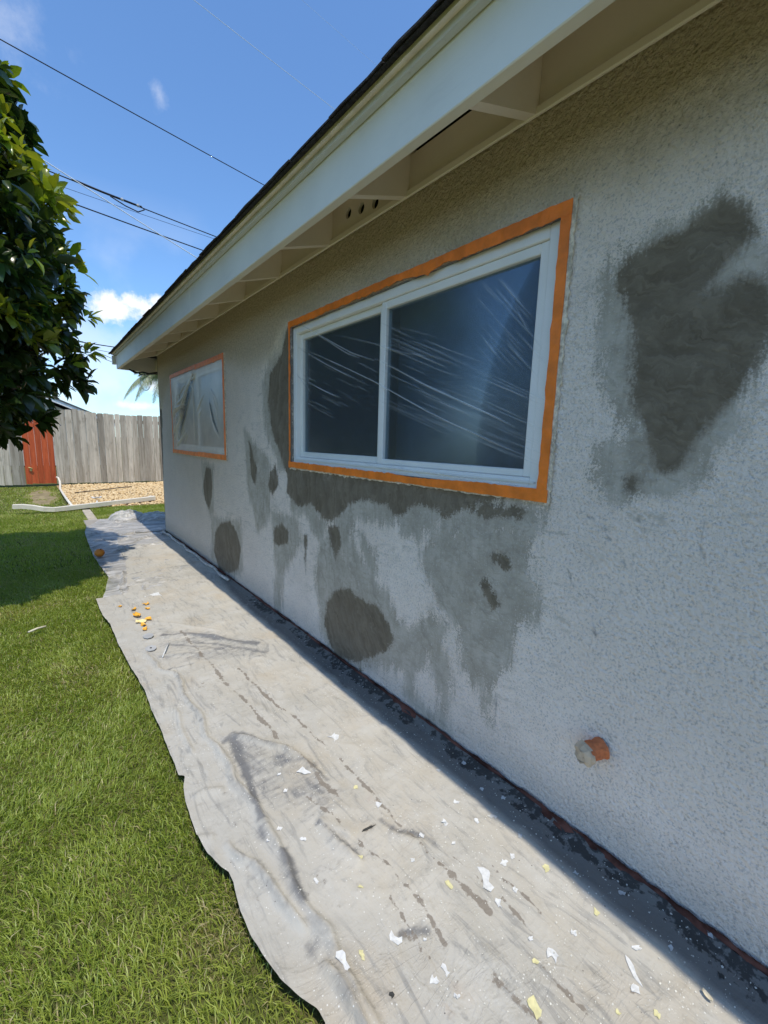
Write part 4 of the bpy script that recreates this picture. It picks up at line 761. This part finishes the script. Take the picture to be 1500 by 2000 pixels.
link('paper_fold', mesh_from(V, F), MT['paper'], pipe)
def fold_strip(pts, w):
    V, F = [], []
    for i, (a, b, d) in enumerate(pts):
        c = Vector((0, py_, pz)) + axis * (.086 + d) + e1 * a + e2 * b
        V += [c + e2 * w * .5 + axis * .003, c - e2 * w * .5, c - e2 * w * .5 - axis * .008]
    for i in range(len(pts) - 1):
        for j in range(2): F.append([i * 3 + j, i * 3 + j + 1, i * 3 + 4 + j, i * 3 + 3 + j])
    return mesh_from(V, F)
link('paper_fold', fold_strip([(-.026, .012, -.012), (-.01, .006, .002), (.006, .010, .003), (.024, .004, -.012)], .012), MT['paper_grey'], pipe)
link('paper_fold', fold_strip([(-.022, -.010, -.012), (-.006, -.008, .004), (.012, -.014, -.002), (.02, -.018, -.014)], .016), MT['paper_grey'], pipe)

# ------------------------------------------------------------------ fence, gate, things by the fence
FY = 13.9
fence = empty('wooden_fence', (1.0, FY, 0), 'weathered grey board fence across the back of the gravel', 'fence')
fence_l = empty('wooden_fence', (-2.5, FY, 0), 'grey board fence section left of the red gate', 'fence')
gate = empty('gate', (-1.2, FY, 0), 'red-stained board gate set in the grey fence', 'gate')
def board(parent, x, w, h, mat, zb=.02, y=FY):
    t = random.uniform(-.006, .006); dz = random.uniform(-.012, .012); dy = random.uniform(-.012, .008); c = random.uniform(.008, .02)
    me = prism_me([(x, zb + random.uniform(-.01, .015)), (x + w, zb + random.uniform(-.01, .015)), (x + w + t, h + dz - c), (x + w - c + t, h + dz), (x + c + t, h + dz + random.uniform(-.008, .004)), (x + t, h + dz - c)], 1, y + dy, y + dy + .018)
    return link('fence_board' if parent is not gate else 'gate_board', me, mat, parent)
x = -.945
while x < 7.0:
    w = random.choice([.137, .14, .132, .12, .142]); h = 1.90 + .05 * math.exp(-((x + .55) / .3) ** 2) - .02 * math.exp(-((x - .6) / .5) ** 2)
    board(fence, x + .003, w - .006, h, MT['fence']); x += w
for z in (.35, 1.05, 1.7): box('fence_rail', -.95, 7, FY + .034, FY + .072, z - .045, z + .045, MT['fence'], fence)
for px in np.arange(-.9, 7, 2.3): box('fence_post', px, px + .09, FY + .074, FY + .16, -.1, 1.85, MT['fence'], fence)
x = -6.5
while x < -1.60:
    w = random.choice([.15, .158, .145]); board(fence_l, x + .004, min(w, -1.575 - x) - .008, 1.86, MT['fence']); x += w
for z in (.35, 1.65): box('fence_rail', -6.5, -1.6, FY + .034, FY + .072, z - .045, z + .045, MT['fence'], fence_l)
gx = np.linspace(-1.565, -.958, 6)
for a, b in zip(gx[:-1], gx[1:]): board(gate, a + .001, b - a - .003, 1.84, MT['gate'], .035, FY - .012)
for z in (.4, 1.5): box('gate_rail', -1.56, -.96, FY + .024, FY + .06, z - .045, z + .045, MT['gate'], gate)
link('latch', join_me([box_me(-1.478, -1.43, FY - .045, FY - .028, .36, .43, .004), tube_me([(-1.50, FY - .05, .455), (-1.455, FY - .06, .44), (-1.42, FY - .05, .415)], .014, 8)]), MT['brass'], gate)
tag(link('conduit_pipe', tube_me([(-.957, 13.82, .20), (-.925, 13.76, .18), (-.905, 13.6, .10), (-.915, 13.3, .035), (-.945, 12.6, .02), (-.935, 11.5, .018), (-.915, 10.4, .016), (-.885, 9.3, .015)], .022, 8), MT['white_metal']), 'thin white pipe bending down from the gate and along the gravel edge', 'pipe')
# downspout lying across the strip: rectangular section with corrugated faces and a bent end
def duct(pts, w, h, name, parent, mat):
    V, F = [], []; prof = [(-w, -h), (-w * .35, -h), (-w * .25, -h * .8), (w * .25, -h * .8), (w * .35, -h), (w, -h), (w, h), (w * .35, h), (w * .25, h * .8), (-w * .25, h * .8), (-w * .35, h), (-w, h)]; pts = [Vector(p) for p in pts]; n = len(prof)
    for i, p in enumerate(pts):
        t = (pts[min(i + 1, len(pts) - 1)] - pts[max(i - 1, 0)]).normalized(); s = t.cross(Vector((0, 0, 1))).normalized(); u = s.cross(t)
        for a, b in prof: V.append(p + s * a + u * b)
    for i in range(len(pts) - 1):
        for k in range(n): F.append([i * n + k, i * n + (k + 1) % n, (i + 1) * n + (k + 1) % n, (i + 1) * n + k])
    return link(name, mesh_from(V, F), mat, parent)
ds = empty('downspout', (-.4, 9.4, 0), 'long white metal downspout with a bent end lying on grass and gravel', 'downspout')
duct([(.50, 9.72, .055), (-.3, 9.38, .045), (-1.02, 9.08, .035)], .045, .036, 'straight_pipe', ds, MT['white_metal'])
duct([(-1.0, 9.09, .035), (-1.16, 9.03, .033), (-1.30, 9.04, .05), (-1.44, 9.08, .085), (-1.56, 9.10, .105), (-1.69, 9.11, .108)], .042, .034, 'elbow', ds, MT['white_metal'])
box('coupling', .40, .505, 9.675, 9.76, .012, .10, MT['white_metal'], ds, .004)
bx, by = on_ground(190, 985)
sv = empty('sprinkler_valve', (bx, by, 0), 'small white plastic sprinkler fitting sticking up from the gravel', 'sprinkler')
link('riser', tube_me([(bx, by, -.02), (bx, by, .07)], .014, 8), MT['white_plastic'], sv)
for s in (-1, 1): link('wing', leaf_curl(bx + s * .04, by, .11, .09, .055, .5 * s, .03, 5), MT['white_plastic'], sv)
tag(link('stick', tube_me([(-.72, 11.5, .035), (-.4, 11.68, .04), (-.1, 11.95, .034), (.15, 12.15, .04), (.5, 12.42, .03)], .012, 6), MT['bark']), 'long thin brown stick lying on the tan gravel', 'stick')
# cable at the far corner of the eave
cab = empty('cable_bundle', (-.1, 6.9, 2.2), 'dark cable bundle with a hanging loop under the far eave corner', 'cable')
link('cable', tube_me([(-.24, 6.95, 2.21), (-.18, 6.9, 2.165), (-.10, 6.85, 2.18), (-.03, 6.8, 2.165), (.05, 6.7, 2.18), (.2, 6.6, 2.15)], .011, 7), MT['wire'], cab)
link('cable', tube_me([(-.2, 6.93, 2.20), (-.12, 6.87, 2.15), (-.05, 6.82, 2.155), (.2, 6.65, 2.18)], .007, 7), MT['wire'], cab)
lx, lz = -.10, 2.03
link('cable_loop', tube_me([(lx + .062 * math.cos(a), 6.7, lz + .105 * math.sin(a)) for a in np.linspace(1.7, 1.7 + 6.1, 26)], .0045, 6), MT['wire_blue'], cab)

# ------------------------------------------------------------------ lawn
def blades(n, xs, ys_, zb, hmin, hmax, wid, seed, mask=None, seg=2):
    rn = np.random.default_rng(seed); x = rn.uniform(*xs, n); y = rn.uniform(*ys_, n)
    if mask is not None: k = mask(x, y); x, y = x[k], y[k]
    n = len(x); h = rn.uniform(hmin, hmax, n) * (.7 + .6 * vnoise(x * 6, y * 6, 71, 3)); lean = np.abs(rn.normal(.55, .35, n)) * h; fl = 1.6 + 6 * vnoise(x * 2.5, y * 2.5, 72, 2); a = fl + rn.normal(0, 1.3, n)
    wa = a + math.pi / 2 + rn.normal(0, .5, n); w = wid * rn.uniform(.6, 1.25, n); dx, dy = np.cos(a), np.sin(a); wx, wy = np.cos(wa) * w, np.sin(wa) * w
    o = np.full(n, zb); b0 = np.stack([x - wx, y - wy, o], 1); b1 = np.stack([x + wx, y + wy, o], 1)
    m0 = np.stack([x + dx * lean * .35 - wx * .8, y + dy * lean * .35 - wy * .8, o + h * .62], 1); m1 = np.stack([x + dx * lean * .35 + wx * .8, y + dy * lean * .35 + wy * .8, o + h * .62], 1)
    tp = np.stack([x + dx * lean * 1.1, y + dy * lean * 1.1, o + h * .95 - lean * .25], 1)
    V = np.stack([b0, b1, m0, m1, tp], 1).reshape(-1, 3); i = np.arange(n)[:, None] * 5
    F = np.concatenate([i + [0, 1, 3], i + [0, 3, 2], i + [2, 3, 4]], 0)
    g = rn.uniform(0, 1, (n, 1)); pa = np.clip((vnoise(x * 1.7, y * 1.7, 73, 4) - .5) * 4, 0, 1)[:, None]; dryp = np.clip((vnoise(x * 3.6, y * 3.6, 75, 4) - .60) * 6, 0, 1)
    far = np.clip((y - 8.0) / 1.5, 0, 1) * (x < -.8); dryp = np.maximum(dryp, far * .55)
    col = (1 - g) * np.array([[.185, .255, .034]]) + g * np.array([[.39, .455, .085]]); col = col * (1 - .5 * pa) + .5 * pa * np.array([[.44, .46, .11]])
    dry = (rn.uniform(0, 1, n) < .06 + .32 * dryp)[:, None]; col = np.where(dry, np.array([[.52, .44, .24]]) * rn.uniform(.7, 1.15, (n, 1)), col)
    return V, F, np.repeat(col, 5, 0)
def in_lawn(x, y):
    ed = np.where(y < 3.9, edge1(np.clip(y, -1.2, 3.9)), pe(y)) + .012
    ok = (x < ed) & (y < 9.2)
    ok |= (x < -.785) & (y >= 6.7) & (y < 13.75) & (x < np.where(y > 9.3, -.97, -.785))
    dirt = (y > 9.7) & (((x + 1.30) / .30) ** 2 + ((y - 11.6) / 1.9) ** 2 < -.25 + 1.4 * vnoise(x * 6, y * 3, 77, 3))
    return ok & ~dirt
def in_lawn_r(x, y): return (x > -.645) & (y < 9.32 - .062 * (x + .9)) & (y > 7.35) & ((x > .3) | (y > 7.9) | (x < -.55))
parts = [blades(120000, (-2.3, -.84), (-.6, 2.3), -.037, .020, .038, .0015, 81, in_lawn), blades(110000, (-2.6, -.80), (2.3, 5.2), -.037, .020, .038, .0019, 82, in_lawn), blades(80000, (-3.2, -.7), (5.2, 9.4), -.037, .022, .042, .0026, 83, in_lawn),
         blades(26000, (-4.0, -.95), (9.4, 13.8), -.037, .02, .045, .004, 84, in_lawn), blades(42000, (-.65, 2.2), (7.3, 9.45), -.037, .03, .06, .0028, 85, in_lawn_r), blades(90000, (-7, -2.2), (-2, 12), -.037, .03, .06, .005, 86)]
off_ = 0; Vs, Fs, Cs = [], [], []
for v, f, c in parts: Vs.append(v); Fs.append(f + off_); Cs.append(c); off_ += len(v)
me = np_mesh(np.concatenate(Vs), np.concatenate(Fs)); attr_col(me, 'tint', np.concatenate(Cs))
tag(link('grass', me, MT['grass']), 'short mown green lawn with straw-coloured patches beside the cloth', None, None, 'stuff')

# ------------------------------------------------------------------ gravel stones
bm = bmesh.new(); bmesh.ops.create_icosphere(bm, subdivisions=1, radius=1.0); bv = np.array([v.co[:] for v in bm.verts]); bf = np.array([[v.index for v in f.verts] for f in bm.faces]); bm.free()
ns = 11000; gx_ = RNG.uniform(-.92, 3.2, ns); gy_ = RNG.uniform(8.9, 13.85, ns); k = (gy_ > 9.34 - .058 * (gx_ + .9)); gx_, gy_ = gx_[k], gy_[k]; ns = len(gx_)
sc = RNG.uniform(.012, .03, (ns, 1, 1)) * RNG.uniform(.7, 1.2, (ns, 1, 3)) * np.array([[[1, 1, .7]]]); V = bv[None] * sc * RNG.uniform(.8, 1.2, (ns, len(bv), 1))
V[:, :, 0] += gx_[:, None]; V[:, :, 1] += gy_[:, None]; V[:, :, 2] += (-.012 + RNG.uniform(0, .012, ns))[:, None]
F = (bf[None] + (np.arange(ns) * len(bv))[:, None, None]).reshape(-1, 3)
me = np_mesh(V.reshape(-1, 3), F, True); cc = RNG.uniform(0, 1, (ns, 1)); gcol = (1 - cc) * np.array([[.60, .40, .18]]) + cc * np.array([[.82, .64, .38]]); attr_col(me, 'tint', np.repeat(gcol, len(bv), 0))
gm = M('tan_gravel', rough=.9, spec=.15); gm.set('Base Color', gm.attr('tint', True)); gm.bump(gm.noise(120, 3), .003)
tag(link('gravel', me, gm.m), 'tan gravel stones in front of the fence', None, None, 'stuff')

# ------------------------------------------------------------------ citrus tree
tree = empty('orange_tree', (-2.25, 4.95, -.05), 'dark glossy citrus tree with dense leafy crown on the left', 'tree')
tr = lambda pts, rs: tube_me(pts, 0, 9, rs)
link('trunk', tr([(-2.25, 4.95, -.08), (-2.27, 4.97, .5), (-2.22, 4.93, 1.1), (-2.25, 4.95, 1.7), (-2.22, 4.93, 2.6), (-2.25, 4.95, 3.6)], [.13, .10, .092, .08, .055, .02]), MT['bark'], tree)
rt = random.Random(3)
for k in range(16):
    a = k * 2.4; z0 = rt.uniform(1.1, 3.3); L = rt.uniform(.75, 1.1); p = Vector((-2.24, 4.94, z0)); d = Vector((math.cos(a), math.sin(a), rt.uniform(.25, .7)))
    link('limb', tr([p, p + d * L * .4 + Vector((0, 0, .04)), p + d * L * .75 + Vector((rt.uniform(-.1, .1), rt.uniform(-.1, .1), .06)), p + d * L + Vector((0, 0, .02))], [.04, .028, .017, .007]), MT['bark'], tree)
RZ = np.array([[1.18, .45], [1.28, .92], [1.5, 1.14], [1.8, 1.22], [2.2, 1.32], [2.6, 1.37], [3.0, 1.34], [3.4, 1.24], [3.8, 1.07], [4.2, .88], [4.6, .55], [4.9, .2]])
rl = np.random.default_rng(5); cl_c = []
while len(cl_c) < 3200:
    z = rl.uniform(1.20, 4.9); a = rl.uniform(0, 2 * math.pi); R = np.interp(z, RZ[:, 0], RZ[:, 1]) * (1 + .22 * (vnoise(np.array([a * 2.2 + 5]), np.array([z * 2.4]), 91, 3)[0] - .5) * 2)
    if rl.uniform() > R / 1.4: continue
    gap = vnoise(np.array([a * 3.4 + 9]), np.array([z * 3.2]), 97, 2)[0]
    q = 1 - abs(rl.normal(0, .10)) if rl.uniform() < .62 else math.sqrt(rl.uniform(.08, .9))
    if gap < .44: q = min(q, .74)
    cl_c.append((-2.25 + R * q * math.cos(a), 4.95 + R * 1.02 * q * math.sin(a), z, a, q))
LV = np.array([(0, 0, 0), (.28, -.36, .05), (.30, 0, -.02), (.28, .36, .05), (.62, -.40, .03), (.64, 0, -.06), (.62, .40, .03), (.86, -.2, -.06), (.88, 0, -.10), (.86, .2, -.06), (1, 0, -.16)])
LF = [[0, 1, 2], [0, 2, 3], [1, 4, 5], [1, 5, 2], [2, 5, 6], [2, 6, 3], [4, 7, 8], [4, 8, 5], [5, 8, 9], [5, 9, 6], [7, 10, 8], [8, 10, 9]]
LFn = np.array(LF); Ls, Lc, Ld = [], [], []
camv = Vector(CAM)
for (x, y, z, a, q) in cl_c:
    out = Vector((math.cos(a), math.sin(a), .35 + .25 * (z - 3))).normalized(); nl = rl.integers(6, 10); young = (vnoise(np.array([a * 2.6]), np.array([z * 2.3]), 113, 2)[0] > .46) and (rl.uniform() < .8) and q > .86 and z > 1.9
    ax1 = out.orthogonal().normalized(); ax2 = out.cross(ax1); ph = rl.uniform(0, 6.28)
    for k in range(nl):
        t = ph + k * 2.4; sp = rl.uniform(.35, 1.6); d = (out * (1.0 if k < 2 else .55) + (ax1 * math.cos(t) + ax2 * math.sin(t)) * sp + Vector((0, 0, -.25 if not young else .15))).normalized()
        sd_ = d.cross(Vector((0, 0, 1)) + Vector(rl.normal(0, .5, 3))).normalized(); nn = sd_.cross(d); L = rl.uniform(.065, .185) * (.85 if young else 1); Wd = L * rl.uniform(.50, .62)
        if nn.z < 0: nn = -nn; sd_ = -sd_
        b = Vector((x, y, z)) + d * .02 - out * rl.uniform(0, .07)
        dr = rl.uniform(.5, 2.2)
        A = np.array([d, sd_, nn]); P = LV * np.array([1, 1, dr]); Ls.append(np.array(b) + (P * np.array([L, Wd, L])) @ A)
        base = np.array([.24, .29, .035]) if young else np.array([.034, .062, .016]); Lc.append(base * rl.uniform(.75, 1.35) * np.array([rl.uniform(.85, 1.25), 1, rl.uniform(.8, 1.2)])); Ld.append((b - camv).length if True else 0)
Ls, Lc, Ld = np.array(Ls), np.array(Lc), np.array(Ld)
# the leaves that show largest from the yard are leaves of their own, the rest is the crown
ctr = Ls.mean(1); hd = ctr - CAM; dep = hd @ FW; uu = 750 + FPX * (hd @ RT) / dep; vv = 1000 - FPX * (hd @ UP) / dep
inview = (uu > 0) & (uu < 215) & (vv > 60) & (vv < 890); order = np.argsort(np.where(inview, Ld, 99)); single = order[:290]; rest = np.setdiff1d(np.arange(len(Ls)), single)
F = (LFn[None] + (np.arange(len(rest)) * len(LV))[:, None, None]).reshape(-1, 3)
me = np_mesh(Ls[rest].reshape(-1, 3), F, True); attr_col(me, 'tint', np.repeat(Lc[rest], len(LV), 0)); cr_ = link('crown', me, MT['leaf'], tree); cr_['kind'] = 'stuff'
for i in single:
    me = np_mesh(Ls[i], LFn, True); attr_col(me, 'tint', np.repeat(Lc[i][None], len(LV), 0)); link('leaf', me, MT['leaf'], tree)

# ------------------------------------------------------------------ beyond the fence: palm, neighbour's house, wires
pc = at_depth(335, 742, 26.0)
palm = empty('palm_tree', (pc[0], pc[1], 0), 'palm tree with drooping feathery fronds showing past the house corner', 'tree')
link('trunk', tube_me([(pc[0], pc[1], -.05), (pc[0] + .05, pc[1], 1.5), (pc[0], pc[1], pc[2] - .1)], .2, 10), MT['bark'], palm)
for k in range(26):
    a = k * 2 * math.pi / 26 + .1; el = .55 if k % 2 else .95; L = 3.1 if k % 2 else 2.6; V, F = [], []; pts = []
    for i in range(15):
        t = i / 14; r = L * (t - .18 * t * t) * math.cos(el * .6); h = L * (math.sin(el) * t - 1.25 * t * t * (.75 if k % 2 else .62)); pts.append(Vector((pc[0] + r * math.cos(a), pc[1] + r * math.sin(a), pc[2] + h)))
    rib = tube_me(pts, .02, 5, [.03 * (1 - i / 16) for i in range(15)])
    side = Vector((-math.sin(a), math.cos(a), 0)); rr = random.Random(k)
    for i in range(1, 14):
        for j in range(8):
            f = i + j / 8 - .5; i0 = min(13, int(f)); p = pts[i0].lerp(pts[i0 + 1], f - i0); t = (pts[i0 + 1] - pts[i0]).normalized()
            for s in (-1, 1):
                l = .62 * math.sin(math.pi * (.12 + .85 * f / 14)) * rr.uniform(.8, 1.1); d = (side * s * .8 + t * .55 + Vector((0, 0, -.55 + rr.uniform(-.25, .3)))).normalized(); m_ = p + d * l * .55; e_ = m_ + (d + Vector((0, 0, -.8))).normalized() * l * .5; w_ = t * .010; b = len(V)
                V += [p - w_, p + w_, m_ + w_, m_ - w_, e_]; F += [[b, b + 1, b + 2, b + 3], [b + 3, b + 2, b + 4]]
    me = mesh_from(V, F); me = join_me([me, rib]); attr_col(me, 'tint', np.tile(np.array([[.26, .29, .17]]) * random.uniform(.8, 1.3), (len(me.vertices), 1))); link('frond', me, MT['palm'], palm)
n0, n1 = at_depth(100, 775.5, 22.0), at_depth(200, 816, 22.0); sl = (n1[2] - n0[2]) / (n1[0] - n0[0])
nb = empty('neighbour_house', (-3.0, 23, 0), 'pale neighbouring house with white-edged gable roof behind the fence', 'house')
rx = -3.6; rz = n0[2] + sl * (rx - n0[0]); ex0, ex1 = 1.6, 2 * rx - 1.6; ez = n0[2] + sl * (ex0 - n0[0])
link('wall', prism_me([(ex1 + .4, 0), (ex0 - .4, 0), (ex0 - .4, ez - .1), (rx, rz - .25), (ex1 + .4, ez - .1)], 1, 22.5, 30), MT['far_wall'], nb)
for sgn, xe in ((1, ex0), (-1, ex1)):
    a, b = (rx, rz), (xe, ez)
    link('rake_board', prism_me([(a[0], a[1] - .16), (b[0], b[1] - .16), (b[0], b[1] - .02), (a[0], a[1] - .02)], 1, 22.0, 22.04), MT['far_white'], nb)
    link('roof_slope', prism_me([(a[0], a[1] - .018), (b[0], b[1] - .018), (b[0], b[1] + .045), (a[0], a[1] + .045)], 1, 21.97, 30.5), MT['far_roof'], nb)
def wire(p, q, y, r, mat, label, name='overhead_wire', wav=0.0, extend=2.2, sag=.0):
    a, b = Vector(at_depth(*p, y)), Vector(at_depth(*q, y + 1.0)); d = b - a; a2, b2 = a - d * extend, b + d * extend; pts = []
    for i in range(41):
        t = i / 40; pt = a2.lerp(b2, t); pt.z += sag * ((2 * t - 1) ** 2 - .1); pt.z += wav * math.sin(i * 2.1); pts.append(pt)
    return tag(link(name, tube_me(pts, r, 6), mat), label, 'wire', 'overhead wires')
wire((0,75), (515,360), 14, .013, MT['wire'], 'single dark wire crossing the sky from upper left to the roof', sag=.25)
w2_ = empty('overhead_wire', tuple(at_depth(285, 410, 16)), 'dark cable with a splice clamp hanging on it, above the others', 'wire', 'overhead wires')
def span(p, q, y, ext, r, seg=31, sag=.15):
    a, b = Vector(at_depth(*p, y)), Vector(at_depth(*q, y + 1.0)); d = b - a; a2, b2 = a - d * ext, b + d * ext; return [a2.lerp(b2, i / (seg - 1)) + Vector((0, 0, sag * ((2 * i / (seg - 1) - 1) ** 2 - .1))) for i in range(seg)]
link('cable', tube_me(span((150,355), (425,463), 16, 2.0, .016), .016, 7), MT['wire'], w2_)
link('cable_sleeve', tube_me([at_depth(140, 350, 15.9), at_depth(200, 375, 16.0), at_depth(275, 404, 16.1)], .03, 7), MT['wire'], w2_)
link('splice_loop', tube_me([at_depth(215, 383, 15.8), at_depth(245, 402, 15.8), at_depth(270, 414, 15.8), at_depth(282, 410, 15.8), at_depth(275, 402, 15.8)], .017, 7), MT['wire'], w2_)
for u, v in ((237, 387), (268, 399)): link('clamp', tube_me([at_depth(u, v, 15.75), at_depth(u + 3, v + 5, 15.75)], .035, 7), MT['grey_plate'], w2_)
wire((165,405), (400,490), 16, .017, MT['wire'], 'lower dark cable under the splice clamp, reaching the roof edge', sag=.1)
wire((157,358), (385,503), 15, .013, MT['wire_blue'], 'pale blue twisted wire slanting across the lower dark cable', sag=.2)
wire((190,388), (415,465), 17, .006, MT['wire'], 'hair-thin wire between the splice cable and the lower cable', sag=.1)
wire((380,0), (650,210), 20, .010, MT['wire_blue'], 'thin white-blue wire high in the sky near the roof', sag=.3)
wire((590,0), (715,110), 24, .005, MT['wire_blue'], 'faintest wire at the top of the sky, almost invisible', sag=.1)
wire((160,668), (225,678), 18, .016, MT['wire'], 'short dark wire behind the tree, uppermost near the eave corner', sag=.05)
wire((155,676), (215,688), 18, .008, MT['wire'], 'thin middle wire reaching the far eave corner', sag=.05)
wire((150,670), (205,694), 17.4, .010, MT['wire'], 'upper of the two slanting wires below the eave corner', sag=.05)
wire((150,677), (205,701), 17, .010, MT['wire'], 'lowest slanting wire meeting the white eave corner', sag=.05)
